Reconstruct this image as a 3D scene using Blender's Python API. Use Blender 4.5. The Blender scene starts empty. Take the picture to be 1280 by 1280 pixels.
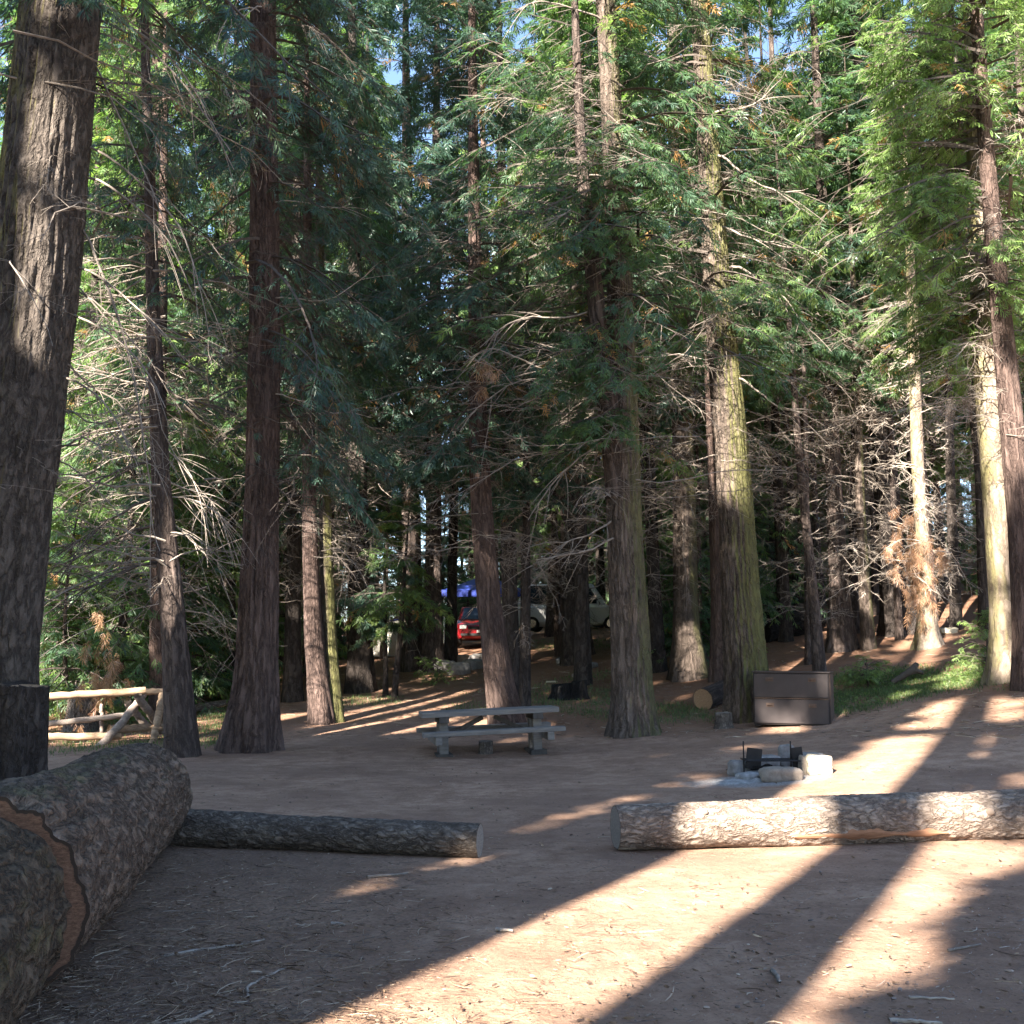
import bpy, math, random
import numpy as np
from mathutils import Vector, Matrix, Euler

random.seed(7)
RNG = np.random.default_rng(11)
sc = bpy.context.scene
COL = sc.collection

# ------------------------------------------------------------------ camera, light, exposure
F = 1372.0
CAMZ = 1.6
PITCH = math.atan(190 / F)
cam_d = bpy.data.cameras.new("camera")
cam_d.sensor_width = 36.0
cam_d.lens = 36.0 * F / 1280.0
cam_d.clip_end = 1000
cam_d.clip_start = 0.05
cam = bpy.data.objects.new("camera", cam_d)
cam.location = (0, 0, CAMZ)
cam.rotation_euler = (math.pi / 2 + PITCH, 0, 0)
COL.objects.link(cam)
sc.camera = cam

SUN_EL = math.radians(33)
_h = Vector((0.462, 0.887, 0)).normalized()
SUN_D = Vector((_h.x * math.cos(SUN_EL), _h.y * math.cos(SUN_EL), -math.sin(SUN_EL)))   # travel direction of the light
world = bpy.data.worlds.new("World")
sc.world = world
world.use_nodes = True
wn = world.node_tree
bg = wn.nodes["Background"]
sky = wn.nodes.new("ShaderNodeTexSky")
sky.sky_type = 'NISHITA'
sky.sun_disc = False
sky.sun_elevation = SUN_EL
sky.sun_rotation = math.atan2(-_h.x, -_h.y)
sky.altitude = 1500
wn.links.new(sky.outputs[0], bg.inputs[0])
bg.inputs[1].default_value = 0.06
sl = bpy.data.lights.new("sun", 'SUN')
sl.energy = 5.0
sl.angle = math.radians(0.53)
sl.color = (1.0, 0.91, 0.79)
so = bpy.data.objects.new("sun", sl)
so.rotation_euler = SUN_D.to_track_quat('-Z', 'Y').to_euler()
so.location = (-20, -40, 40)
COL.objects.link(so)
sc.view_settings.view_transform = 'Standard'
sc.view_settings.look = 'None'
sc.view_settings.exposure = 3.08
sc.view_settings.gamma = 1.0
sc.cycles.max_bounces = 8
sc.cycles.diffuse_bounces = 4
sc.cycles.transmission_bounces = 4

# ------------------------------------------------------------------ helpers
CP, SP = math.cos(PITCH), math.sin(PITCH)


def ray(px, py):
    x = (px - 640) / F
    u = (640 - py) / F
    y = CP - u * SP
    z = SP + u * CP
    return x / y, z / y


def at(px, py, Y):
    x, z = ray(px, py)
    return np.array([x * Y, Y, CAMZ + z * Y])


def _hash(ix, iy, iz):
    h = (ix.astype(np.int64) * 374761393 + iy.astype(np.int64) * 668265263 + iz.astype(np.int64) * 2147483647) & 0xffffffff
    h = ((h ^ (h >> 13)) * 1274126177) & 0xffffffff
    h = h ^ (h >> 16)
    return (h & 0xffff) / 65535.0


def noise(P):
    P = np.asarray(P, float)
    i = np.floor(P)
    f = P - i
    f = f * f * (3 - 2 * f)
    x, y, z = i[..., 0], i[..., 1], i[..., 2]
    fx, fy, fz = f[..., 0], f[..., 1], f[..., 2]
    def hh(a, b, c): return _hash(x + a, y + b, z + c)
    c00 = hh(0, 0, 0) * (1 - fx) + hh(1, 0, 0) * fx
    c10 = hh(0, 1, 0) * (1 - fx) + hh(1, 1, 0) * fx
    c01 = hh(0, 0, 1) * (1 - fx) + hh(1, 0, 1) * fx
    c11 = hh(0, 1, 1) * (1 - fx) + hh(1, 1, 1) * fx
    return ((c00 * (1 - fy) + c10 * fy) * (1 - fz) + (c01 * (1 - fy) + c11 * fy) * fz) * 2 - 1


def fbm(P, o=4):
    P = np.asarray(P, float)
    s = 0; a = 1; t = 0
    for k in range(o):
        s = s + a * noise(P * 2 ** k + 17.3 * k); t += a; a *= 0.5
    return s / t


def mesh_np(name, V, faces, mats, attrs=None, smooth=False, fmat=None):
    """faces: (n,k) array or list of such arrays; attrs: name -> (n,) float or (n,3) vector on points"""
    me = bpy.data.meshes.new(name)
    if not isinstance(faces, list): faces = [faces]
    faces = [np.asarray(f, np.int32) for f in faces if len(f)]
    V = np.asarray(V, np.float32)
    me.vertices.add(len(V)); me.vertices.foreach_set('co', V.ravel())
    idx = np.concatenate([f.ravel() for f in faces])
    cnt = np.concatenate([np.full(len(f), f.shape[1], np.int32) for f in faces])
    st = np.concatenate([[0], np.cumsum(cnt)[:-1]]).astype(np.int32)
    me.loops.add(len(idx)); me.loops.foreach_set('vertex_index', idx)
    me.polygons.add(len(cnt)); me.polygons.foreach_set('loop_start', st)
    try: me.polygons.foreach_set('loop_total', cnt)
    except Exception: pass
    if fmat is not None: me.polygons.foreach_set('material_index', np.asarray(fmat, np.int32))
    me.polygons.foreach_set('use_smooth', np.full(len(cnt), bool(smooth)))
    for m in mats: me.materials.append(m)
    for k, a in (attrs or {}).items():
        a = np.asarray(a, np.float32)
        if a.ndim == 1:
            me.attributes.new(k, 'FLOAT', 'POINT').data.foreach_set('value', a)
        else:
            me.attributes.new(k, 'FLOAT_VECTOR', 'POINT').data.foreach_set('vector', a.ravel())
    me.update(calc_edges=True)
    return me


def link(name, me, parent=None, loc=None):
    o = bpy.data.objects.new(name, me)
    COL.objects.link(o)
    if parent is not None: o.parent = parent
    if loc is not None: o.location = loc
    return o


def tag(o, label=None, cat=None, group=None, kind=None):
    if label: o['label'] = label
    if cat: o['category'] = cat
    if group: o['group'] = group
    if kind: o['kind'] = kind
    return o


def thing(name, label, cat, loc, group=None, rot=(0, 0, 0)):
    o = bpy.data.objects.new(name, None)
    o.empty_display_size = 0.2
    o.location = tuple(loc); o.rotation_euler = rot
    COL.objects.link(o)
    return tag(o, label, cat, group)


# ------------------------------------------------------------------ materials
def new_mat(name):
    m = bpy.data.materials.new(name); m.use_nodes = True
    nt = m.node_tree
    return m, nt, nt.nodes["Principled BSDF"]


def N(nt, t, **kw):
    n = nt.nodes.new(t)
    for k, v in kw.items(): setattr(n, k, v)
    return n


def ramp(nt, fac, stops):
    r = N(nt, "ShaderNodeValToRGB")
    e = r.color_ramp.elements
    while len(e) < len(stops): e.new(0.5)
    for i, (p, c) in enumerate(stops):
        e[i].position = p
        e[i].color = (*c, 1) if not isinstance(c, (int, float)) else (c, c, c, 1)
    nt.links.new(fac, r.inputs[0])
    return r.outputs[0]


def mixc(nt, fac, a, b, mode='MIX'):
    m = N(nt, "ShaderNodeMix", data_type='RGBA', blend_type=mode)
    for s, v in ((m.inputs[0], fac), (m.inputs[6], a), (m.inputs[7], b)):
        if hasattr(v, 'is_linked'): nt.links.new(v, s)
        elif isinstance(v, (int, float)): s.default_value = v
        else: s.default_value = (*v, 1)
    return m.outputs[2]


def math_n(nt, op, a, b=None, clamp=False):
    m = N(nt, "ShaderNodeMath", operation=op); m.use_clamp = clamp
    for s, v in ((m.inputs[0], a), (m.inputs[1], b)):
        if v is None: continue
        if hasattr(v, 'is_linked'): nt.links.new(v, s)
        else: s.default_value = v
    return m.outputs[0]


def noise_n(nt, vec, scale, detail=5, rough=0.6, dist=0.0):
    n = N(nt, "ShaderNodeTexNoise")
    n.inputs['Scale'].default_value = scale
    n.inputs['Detail'].default_value = detail
    n.inputs['Roughness'].default_value = rough
    n.inputs['Distortion'].default_value = dist
    if vec is not None: nt.links.new(vec, n.inputs['Vector'])
    return n.outputs[0]


def mapping(nt, vec, scale):
    m = N(nt, "ShaderNodeMapping")
    m.inputs['Scale'].default_value = scale
    nt.links.new(vec, m.inputs['Vector'])
    return m.outputs[0]


def attr(nt, name):
    a = N(nt, "ShaderNodeAttribute"); a.attribute_name = name
    return a


def bark_mat(name, c_lo, c_hi, crack, moss=None, moss_dir=(1, -0.4, 0.2), moss_amt=0.5, sc_=(11, 11, 1.6), plate=(7, 7, 2.2), bump=0.06, vor_w=0.3):
    m, nt, b = new_mat(name)
    v = attr(nt, 'bk').outputs['Vector']
    fur = noise_n(nt, mapping(nt, v, sc_), 1.0, 8, 0.66, 0.1)
    vor = N(nt, "ShaderNodeTexVoronoi", feature='DISTANCE_TO_EDGE')
    warp = N(nt, "ShaderNodeVectorMath", operation='ADD')
    wn_ = N(nt, "ShaderNodeTexNoise"); wn_.inputs['Scale'].default_value = 5
    nt.links.new(v, wn_.inputs['Vector'])
    sc2 = N(nt, "ShaderNodeVectorMath", operation='SCALE'); sc2.inputs[3].default_value = 0.10
    nt.links.new(wn_.outputs[1], sc2.inputs[0])
    nt.links.new(v, warp.inputs[0]); nt.links.new(sc2.outputs[0], warp.inputs[1])
    nt.links.new(mapping(nt, warp.outputs[0], plate), vor.inputs['Vector']); vor.inputs['Scale'].default_value = 1.0
    crv = ramp(nt, vor.outputs['Distance'], [(0.0, 0.0), (0.22, 1.0)])
    rn = noise_n(nt, mapping(nt, warp.outputs[0], tuple(q * 1.1 for q in plate)), 1.0, 4, 0.6, 0.15)
    rd = math_n(nt, 'ABSOLUTE', math_n(nt, 'SUBTRACT', rn, 0.5))
    cr = ramp(nt, rd, [(0.0, 0.0), (0.03, 0.35), (0.11, 1.0)])
    cr = math_n(nt, 'MULTIPLY', cr, math_n(nt, 'ADD', math_n(nt, 'MULTIPLY', crv, vor_w), 1.0 - vor_w))
    fine = noise_n(nt, v, 60, 4, 0.7)
    big = noise_n(nt, v, 2.2, 3, 0.5)
    h = math_n(nt, 'ADD', math_n(nt, 'MULTIPLY', fur, 0.9), math_n(nt, 'MULTIPLY', cr, 0.55))
    h = math_n(nt, 'ADD', h, math_n(nt, 'MULTIPLY', fine, 0.15))
    col = ramp(nt, fur, [(0.3, c_lo), (0.68, c_hi)])
    col = mixc(nt, math_n(nt, 'MULTIPLY', ramp(nt, big, [(0.35, 0.0), (0.7, 1.0)]), 0.45), col, c_lo)
    col = mixc(nt, math_n(nt, 'MULTIPLY', ramp(nt, fine, [(0.5, 0.0), (0.75, 1.0)]), 0.35), col, tuple(min(1, x * 1.6) for x in c_hi))
    inv = math_n(nt, 'SUBTRACT', 1.0, cr)
    col = mixc(nt, math_n(nt, 'MULTIPLY', inv, 0.7), col, crack)
    if moss:
        g = N(nt, "ShaderNodeNewGeometry")
        dp = N(nt, "ShaderNodeVectorMath", operation='DOT_PRODUCT')
        d = Vector(moss_dir).normalized()
        nt.links.new(g.outputs['Normal'], dp.inputs[0]); dp.inputs[1].default_value = d
        mn = noise_n(nt, mapping(nt, v, (4, 4, 1.5)), 1.0, 6, 0.65)
        f = math_n(nt, 'ADD', math_n(nt, 'MULTIPLY', dp.outputs['Value'], 0.45), mn)
        f = math_n(nt, 'ADD', f, moss_amt - 0.6)
        f = ramp(nt, f, [(0.46, 0.0), (0.72, 1.0)])
        f = math_n(nt, 'MULTIPLY', f, 0.8)
        f = math_n(nt, 'MULTIPLY', f, ramp(nt, math_n(nt, 'ADD', fine, math_n(nt, 'MULTIPLY', cr, 0.3)), [(0.35, 0.25), (0.7, 1.0)]))
        col = mixc(nt, f, col, moss)
    nt.links.new(col, b.inputs['Base Color'])
    b.inputs['Roughness'].default_value = 0.95
    b.inputs['Specular IOR Level'].default_value = 0.15
    bp = N(nt, "ShaderNodeBump"); bp.inputs['Strength'].default_value = 1.0; bp.inputs['Distance'].default_value = bump
    nt.links.new(h, bp.inputs['Height']); nt.links.new(bp.outputs[0], b.inputs['Normal'])
    return m


M = {}
M['bark_red'] = bark_mat('bark_red', (0.070, 0.049, 0.042), (0.175, 0.122, 0.103), (0.03, 0.02, 0.017), sc_=(16, 16, 0.9), plate=(9, 9, 1.2))
M['bark_brown'] = bark_mat('bark_brown', (0.06, 0.046, 0.04), (0.15, 0.115, 0.10), (0.022, 0.017, 0.015), sc_=(14, 14, 1.1), plate=(8, 8, 1.4))
M['bark_giant'] = bark_mat('bark_giant', (0.065, 0.053, 0.046), (0.165, 0.14, 0.12), (0.018, 0.015, 0.013), moss=(0.15, 0.135, 0.04), moss_dir=(-1, -0.3, 0), moss_amt=0.34, sc_=(9, 9, 2.6), plate=(7, 7, 2.4), bump=0.06)
M['bark_moss'] = bark_mat('bark_moss', (0.072, 0.056, 0.046), (0.19, 0.15, 0.125), (0.03, 0.024, 0.018), moss=(0.115, 0.118, 0.036), moss_dir=(1, -0.45, 0), moss_amt=0.56, sc_=(13, 13, 1.2), plate=(8, 8, 1.6))
M['bark_moss_light'] = bark_mat('bark_moss_light', (0.075, 0.058, 0.048), (0.195, 0.152, 0.127), (0.035, 0.028, 0.022), moss=(0.105, 0.108, 0.042), moss_dir=(1, -0.35, 0), moss_amt=0.38, sc_=(13, 13, 1.0), plate=(8, 8, 1.3))
M['bark_pale'] = bark_mat('bark_pale', (0.15, 0.115, 0.09), (0.36, 0.295, 0.23), (0.07, 0.055, 0.04), moss=(0.24, 0.22, 0.09), moss_dir=(-1, -0.3, 0), moss_amt=0.25, sc_=(10, 10, 1.6), plate=(5, 5, 1.6), bump=0.03)
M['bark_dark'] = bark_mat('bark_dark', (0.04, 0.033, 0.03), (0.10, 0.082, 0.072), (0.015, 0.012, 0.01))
M['bark_log'] = bark_mat('bark_log', (0.10, 0.08, 0.066), (0.32, 0.275, 0.235), (0.02, 0.015, 0.012), sc_=(9, 9, 4.0), plate=(15, 15, 7), bump=0.04, vor_w=0.6)
M['bark_log_pale'] = bark_mat('bark_log_pale', (0.20, 0.15, 0.12), (0.42, 0.35, 0.29), (0.05, 0.035, 0.028), sc_=(8, 8, 3.0), plate=(13, 13, 6.0), bump=0.035, vor_w=0.5)  # lightened bark: sunlight on the right log put into the colour
M['bark_big_log'] = bark_mat('bark_big_log', (0.085, 0.060, 0.044), (0.27, 0.205, 0.155), (0.018, 0.014, 0.012), moss=(0.15, 0.14, 0.05), moss_dir=(0, 0, 1), moss_amt=0.12, sc_=(9, 9, 5), plate=(9, 9, 5), bump=0.045)
M['bark_moss_log'] = bark_mat('bark_moss_log', (0.06, 0.044, 0.03), (0.18, 0.14, 0.10), (0.018, 0.015, 0.012), moss=(0.11, 0.105, 0.03), moss_dir=(1, 0, 0.2), moss_amt=0.10, sc_=(10, 10, 6), plate=(9, 9, 6), bump=0.05)
M['char'] = bark_mat('char', (0.012, 0.011, 0.011), (0.04, 0.037, 0.036), (0.005, 0.005, 0.005))


def wood_mat(name, a, b_, scale=(3, 3, 3), rings=False):
    m, nt, b = new_mat(name)
    tc = N(nt, "ShaderNodeTexCoord").outputs['Object']
    if rings:
        w = N(nt, "ShaderNodeTexWave", wave_type='RINGS', rings_direction='Z')
        w.inputs['Scale'].default_value = 9; w.inputs['Distortion'].default_value = 6; w.inputs['Detail'].default_value = 3
        v = attr(nt, 'bk').outputs['Vector']
        nt.links.new(v, w.inputs['Vector']); f = w.outputs[1]
        n2 = noise_n(nt, mapping(nt, tc, (1, 1, 3)), 26, 7, 0.78)
        f = math_n(nt, 'ADD', math_n(nt, 'MULTIPLY', f, 0.03), math_n(nt, 'MULTIPLY', n2, 0.96))
    else:
        f = noise_n(nt, mapping(nt, tc, scale), 4, 7, 0.65, 0.4)
    c = ramp(nt, f, [(0.3, a), (0.7, b_)])
    if rings:
        rm = math_n(nt, 'ADD', attr(nt, 'rim').outputs['Fac'], math_n(nt, 'MULTIPLY', n2, 0.05))
        c = mixc(nt, ramp(nt, rm, [(0.995, 0.0), (1.0, 1.0)]), c, (0.05, 0.036, 0.028))
    nt.links.new(c, b.inputs['Base Color'])
    b.inputs['Roughness'].default_value = 0.85
    b.inputs['Specular IOR Level'].default_value = 0.2
    bp = N(nt, "ShaderNodeBump"); bp.inputs['Strength'].default_value = 0.6; bp.inputs['Distance'].default_value = 0.01
    nt.links.new(f, bp.inputs['Height']); nt.links.new(bp.outputs[0], b.inputs['Normal'])
    return m


M['cut_red'] = wood_mat('cut_red', (0.07, 0.038, 0.027), (0.30, 0.17, 0.11), rings=True)
M['cut_tan'] = wood_mat('cut_tan', (0.20, 0.12, 0.07), (0.42, 0.28, 0.17), rings=True)
M['cut_grey'] = wood_mat('cut_grey', (0.13, 0.11, 0.095), (0.30, 0.26, 0.22), rings=True)
M['scar'] = wood_mat('scar', (0.13, 0.06, 0.035), (0.36, 0.20, 0.12), (0.6, 4, 4))
M['table'] = wood_mat('table', (0.115, 0.105, 0.098), (0.21, 0.195, 0.18), (0.6, 6, 6))
M['table_dark'] = wood_mat('table_dark', (0.05, 0.044, 0.04), (0.095, 0.084, 0.076), (4, 4, 0.8))
M['rail'] = wood_mat('rail', (0.20, 0.135, 0.085), (0.42, 0.30, 0.20), (0.7, 5, 5))
M['rail_grey'] = wood_mat('rail_grey', (0.16, 0.13, 0.11), (0.34, 0.28, 0.24), (1, 5, 5))
M['twig'] = wood_mat('twig', (0.12, 0.10, 0.085), (0.28, 0.24, 0.205), (2, 2, 2))
M['twig_dark'] = wood_mat('twig_dark', (0.045, 0.037, 0.032), (0.11, 0.09, 0.078), (2, 2, 2))
M['twig_pale'] = wood_mat('twig_pale', (0.24, 0.205, 0.175), (0.45, 0.39, 0.335), (2, 2, 2))


def stone_mat(name, a, b_):
    m, nt, b = new_mat(name)
    tc = N(nt, "ShaderNodeTexCoord").outputs['Object']
    f = noise_n(nt, tc, 9, 8, 0.7)
    nt.links.new(ramp(nt, f, [(0.3, a), (0.7, b_)]), b.inputs['Base Color'])
    b.inputs['Roughness'].default_value = 0.9
    bp = N(nt, "ShaderNodeBump"); bp.inputs['Strength'].default_value = 0.7; bp.inputs['Distance'].default_value = 0.02
    nt.links.new(f, bp.inputs['Height']); nt.links.new(bp.outputs[0], b.inputs['Normal'])
    return m


M['stone'] = stone_mat('stone', (0.10, 0.095, 0.09), (0.26, 0.245, 0.235))
M['stone_brown'] = stone_mat('stone_brown', (0.15, 0.12, 0.095), (0.30, 0.25, 0.20))
M['stone_pale'] = stone_mat('stone_pale', (0.30, 0.255, 0.18), (0.50, 0.44, 0.33))
M['ash'] = stone_mat('ash', (0.12, 0.12, 0.12), (0.38, 0.375, 0.37))


def plain(name, c, rough=0.5, metal=0.0, var=0.15, trans=0.0, scale=6):
    m, nt, b = new_mat(name)
    tc = N(nt, "ShaderNodeTexCoord").outputs['Object']
    f = noise_n(nt, tc, scale, 6, 0.65)
    lo = tuple(x * (1 - var) for x in c); hi = tuple(min(1, x * (1 + var)) for x in c)
    nt.links.new(ramp(nt, f, [(0.3, lo), (0.7, hi)]), b.inputs['Base Color'])
    b.inputs['Roughness'].default_value = rough
    b.inputs['Metallic'].default_value = metal
    b.inputs['Transmission Weight'].default_value = trans
    b.inputs['Specular IOR Level'].default_value = 0.3
    return m


M['box_paint'] = plain('box_paint', (0.042, 0.034, 0.034), 0.42, 0.0, 0.22, scale=3)
M['box_dark'] = plain('box_dark', (0.022, 0.017, 0.017), 0.6)  # darker than the doors: shade of the door seams put into the colour
M['box_rust'] = plain('box_rust', (0.085, 0.055, 0.04), 0.7, 0.0, 0.5, scale=9)
M['iron'] = plain('iron', (0.02, 0.018, 0.018), 0.65, 0.3, 0.5)
M['red_paint'] = plain('red_paint', (0.22, 0.012, 0.016), 0.25, 0.0, 0.05)
M['white_paint'] = plain('white_paint', (0.75, 0.75, 0.75), 0.3, 0.0, 0.04)
M['glass'] = plain('glass', (0.02, 0.03, 0.04), 0.06, 0.0, 0.1)
M['tyre'] = plain('tyre', (0.02, 0.02, 0.02), 0.8)
M['chrome'] = plain('chrome', (0.6, 0.6, 0.6), 0.2, 1.0, 0.05)
M['lens'] = plain('lens', (0.75, 0.75, 0.72), 0.15, 0.0, 0.05)
M['tarp'] = plain('tarp', (0.025, 0.045, 0.24), 0.5, 0.0, 0.12)
M['tent'] = plain('tent', (0.40, 0.38, 0.33), 0.7, 0.0, 0.1)
M['paper'] = plain('paper', (0.8, 0.8, 0.78), 0.8, 0, 0.04)


def leaf_mat(name, stops, trans=0.48, scale=1.0):
    m, nt, b = new_mat(name)
    t = attr(nt, 'tint').outputs['Fac']
    c = ramp(nt, t, stops)
    tr = N(nt, "ShaderNodeBsdfTranslucent")
    tc = mixc(nt, 1.0, c, (1.25, 1.5, 0.7), 'MULTIPLY')
    nt.links.new(tc, tr.inputs[0])
    nt.links.new(c, b.inputs['Base Color'])
    b.inputs['Roughness'].default_value = 0.42
    b.inputs['Specular IOR Level'].default_value = 0.5
    mx = N(nt, "ShaderNodeMixShader"); mx.inputs[0].default_value = trans
    nt.links.new(b.outputs[0], mx.inputs[1]); nt.links.new(tr.outputs[0], mx.inputs[2])
    nt.links.new(mx.outputs[0], nt.nodes["Material Output"].inputs[0])
    return m


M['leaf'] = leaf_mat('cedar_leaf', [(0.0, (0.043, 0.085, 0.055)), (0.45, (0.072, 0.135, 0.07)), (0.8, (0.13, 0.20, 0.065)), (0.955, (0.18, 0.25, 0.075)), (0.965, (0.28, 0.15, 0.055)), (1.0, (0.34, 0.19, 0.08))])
M['leaf_shaded'] = leaf_mat('cedar_leaf_shaded', [(0.0, (0.028, 0.060, 0.048)), (0.5, (0.046, 0.092, 0.065)), (0.955, (0.08, 0.13, 0.06)), (0.965, (0.22, 0.12, 0.05)), (1.0, (0.28, 0.16, 0.07))], 0.3)  # darker teal copy of the leaf, shade put into the colour
M['leaf_bright'] = leaf_mat('cedar_leaf_bright', [(0.0, (0.075, 0.13, 0.05)), (0.5, (0.125, 0.20, 0.065)), (0.955, (0.19, 0.27, 0.085)), (0.965, (0.30, 0.17, 0.06)), (1.0, (0.36, 0.2, 0.08))], 0.42)  # lighter yellow-green copy of the leaf, sunlight put into the colour
M['leaf_dead'] = leaf_mat('dead_needles', [(0.0, (0.17, 0.085, 0.05)), (0.5, (0.30, 0.17, 0.10)), (1.0, (0.42, 0.27, 0.17))], 0.25)
M['grass'] = leaf_mat('grass_blade', [(0.0, (0.05, 0.07, 0.03)), (0.5, (0.075, 0.12, 0.04)), (0.8, (0.12, 0.17, 0.05)), (1.0, (0.22, 0.19, 0.10))], 0.3)
M['litter'] = leaf_mat('litter', [(0.0, (0.06, 0.04, 0.03)), (0.4, (0.15, 0.10, 0.07)), (0.75, (0.26, 0.18, 0.12)), (1.0, (0.48, 0.40, 0.31))], 0.0)

# ------------------------------------------------------------------ terrain
ctrl = [(100, 985, 13.7), (330, 937, 19.5), (228, 945, 18.5), (130, 927, 22), (70, 860, 36), (400, 905, 24), (450, 865, 31),
        (540, 946, 18.8), (690, 942, 19.3), (635, 890, 24), (560, 832, 35), (580, 813, 41), (720, 820, 36), (790, 920, 20.5), (930, 905, 21.8),
        (945, 911, 20.3), (1035, 910, 20.0), (975, 968, 14.8), (860, 855, 28), (980, 790, 33), (1022, 838, 25.5), (1050, 810, 30), (1150, 808, 28),
        (1135, 856, 23.5), (1190, 782, 32), (1260, 848, 20), (1210, 900, 17.5), (1200, 975, 13.0), (1290, 930, 15)]
pts = []
for px, py, Y in ctrl:
    p = at(px, py, Y); pts.append((p[0], p[1], p[2]))
for x in (-14, -7, 0, 7, 14):
    for y in (-16, -8, 0, 6, 11):
        pts.append((x, y, 0.0 if x < 12 else 0.25))
pts += [(-40, -16, 0), (-30, 10, -0.1), (-25, 25, 0.3), (40, -16, 1), (30, 10, 3.5), (20, 18, 3.6), (30, 30, 6.5), (40, 50, 10),
        (20, 48, 5.5), (0, 60, 3.2), (-20, 60, 1.6), (-50, 60, 1.5), (-40, 110, 3.5), (0, 110, 5.5), (40, 110, 12), (70, 80, 16), (-80, 20, 0), (80, 10, 9)]
pts = np.array(pts)


def _phi(r): return r


_n = len(pts)
_A = np.linalg.norm(pts[:, None, :2] - pts[None, :, :2], axis=2)
_A = _phi(_A) - np.eye(_n) * 0.6
_B = np.hstack([_A, np.ones((_n, 1)), pts[:, :2]])
_C = np.vstack([_B, np.hstack([np.vstack([np.ones((1, _n)), pts[:, :2].T]), np.zeros((3, 3))])])
_W = np.linalg.solve(_C, np.concatenate([pts[:, 2], [0, 0, 0]]))


def ground(x, y):
    x = np.atleast_1d(np.asarray(x, float)); y = np.atleast_1d(np.asarray(y, float))
    sh = x.shape
    x = x.ravel(); y = y.ravel()
    out = np.empty(len(x))
    for i in range(0, len(x), 20000):
        xs, ys = x[i:i + 20000], y[i:i + 20000]
        r = np.sqrt((xs[:, None] - pts[None, :, 0]) ** 2 + (ys[:, None] - pts[None, :, 1]) ** 2)
        out[i:i + 20000] = r @ _W[:_n] + _W[_n] + _W[_n + 1] * xs + _W[_n + 2] * ys
    # irregular micro relief
    P = np.stack([x, y, np.zeros_like(x)], 1)
    far = np.clip((y - 12) / 10, 0, 1)
    out += 0.012 * fbm(P * 1.3, 3) + far * 0.05 * fbm(P * 0.45 + 5, 3)
    return out.reshape(sh)


def gz(x, y): return float(ground([x], [y])[0])


def pix_ground(px, py):
    """vectorised: where the pixel's ray meets the terrain"""
    px = np.atleast_1d(np.asarray(px, float)); py = np.atleast_1d(np.asarray(py, float))
    u = (640 - py) / F; yy = CP - u * SP
    dx = ((px - 640) / F) / yy; dz = (SP + u * CP) / yy
    Y = np.full(len(px), 2.5); hit = np.zeros(len(px), bool); R = np.full(len(px), 90.0)
    while Y.min() < 80 and not hit.all():
        z = CAMZ + dz * Y
        g = ground(dx * Y, Y)
        new = (~hit) & (z <= g)
        R[new] = Y[new]; hit |= new
        Y = Y * 1.012
    return dx * R, R, hit


def grid_ground():
    ny, nx = 520, 420
    t = np.linspace(0, 1, ny)
    ys = -18 + 3.0 * (np.exp(t * 3.95) - 1) + t * 12     # dense near the front
    s = np.linspace(-1, 1, nx)
    s = np.sign(s) * np.abs(s) ** 1.35
    YY = np.repeat(ys[:, None], nx, 1)
    wid = 26 + np.clip(YY, 0, None) * 0.9
    XX = s[None, :] * wid
    ZZ = ground(XX, YY)
    P = np.stack([XX, YY, ZZ], 2)
    near = np.exp(-((YY - 7) / 9) ** 2)
    P[..., 2] += near * (0.010 * fbm(P * np.array([4, 4, 1.0]), 4))
    idx = np.arange(ny * nx).reshape(ny, nx)
    f = np.stack([idx[:-1, :-1], idx[:-1, 1:], idx[1:, 1:], idx[1:, :-1]], -1).reshape(-1, 4)
    X, Y = XX.ravel(), YY.ravel()
    # where red-brown duff covers the bare soil, where ash lies, where short green grows
    path = np.exp(-((X + 2.5 + 0.12 * (Y - 24)) / 3.2) ** 2) * (Y < 33)
    duff = np.clip((Y - 19.5) / 4, 0, 1) * (1 - 0.7 * path)
    nz = fbm(np.stack([X, Y, X * 0], 1) * 0.35, 3)
    duff = np.clip(duff + nz * 0.35 * (Y > 16), 0, 1)
    duff = np.maximum(duff, np.clip((X - 6.5) / 2.5, 0, 1) * np.clip((Y - 13) / 3, 0, 1) * 0.8)
    lit = np.clip((-0.2 - X) / 1.8, 0, 1) * np.clip((11.5 - Y) / 2, 0, 1)     # chips and needles by the logs
    fx, fy = at(945, 968, 14.3)[:2]
    ash = np.exp(-(((X - fx) / 0.95) ** 2 + ((Y - fy) / 0.6) ** 2))
    return mesh_np('ground', P.reshape(-1, 3), f, [M['ground']], {'duff': duff, 'ash': ash, 'lit': lit}, smooth=True)


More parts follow.
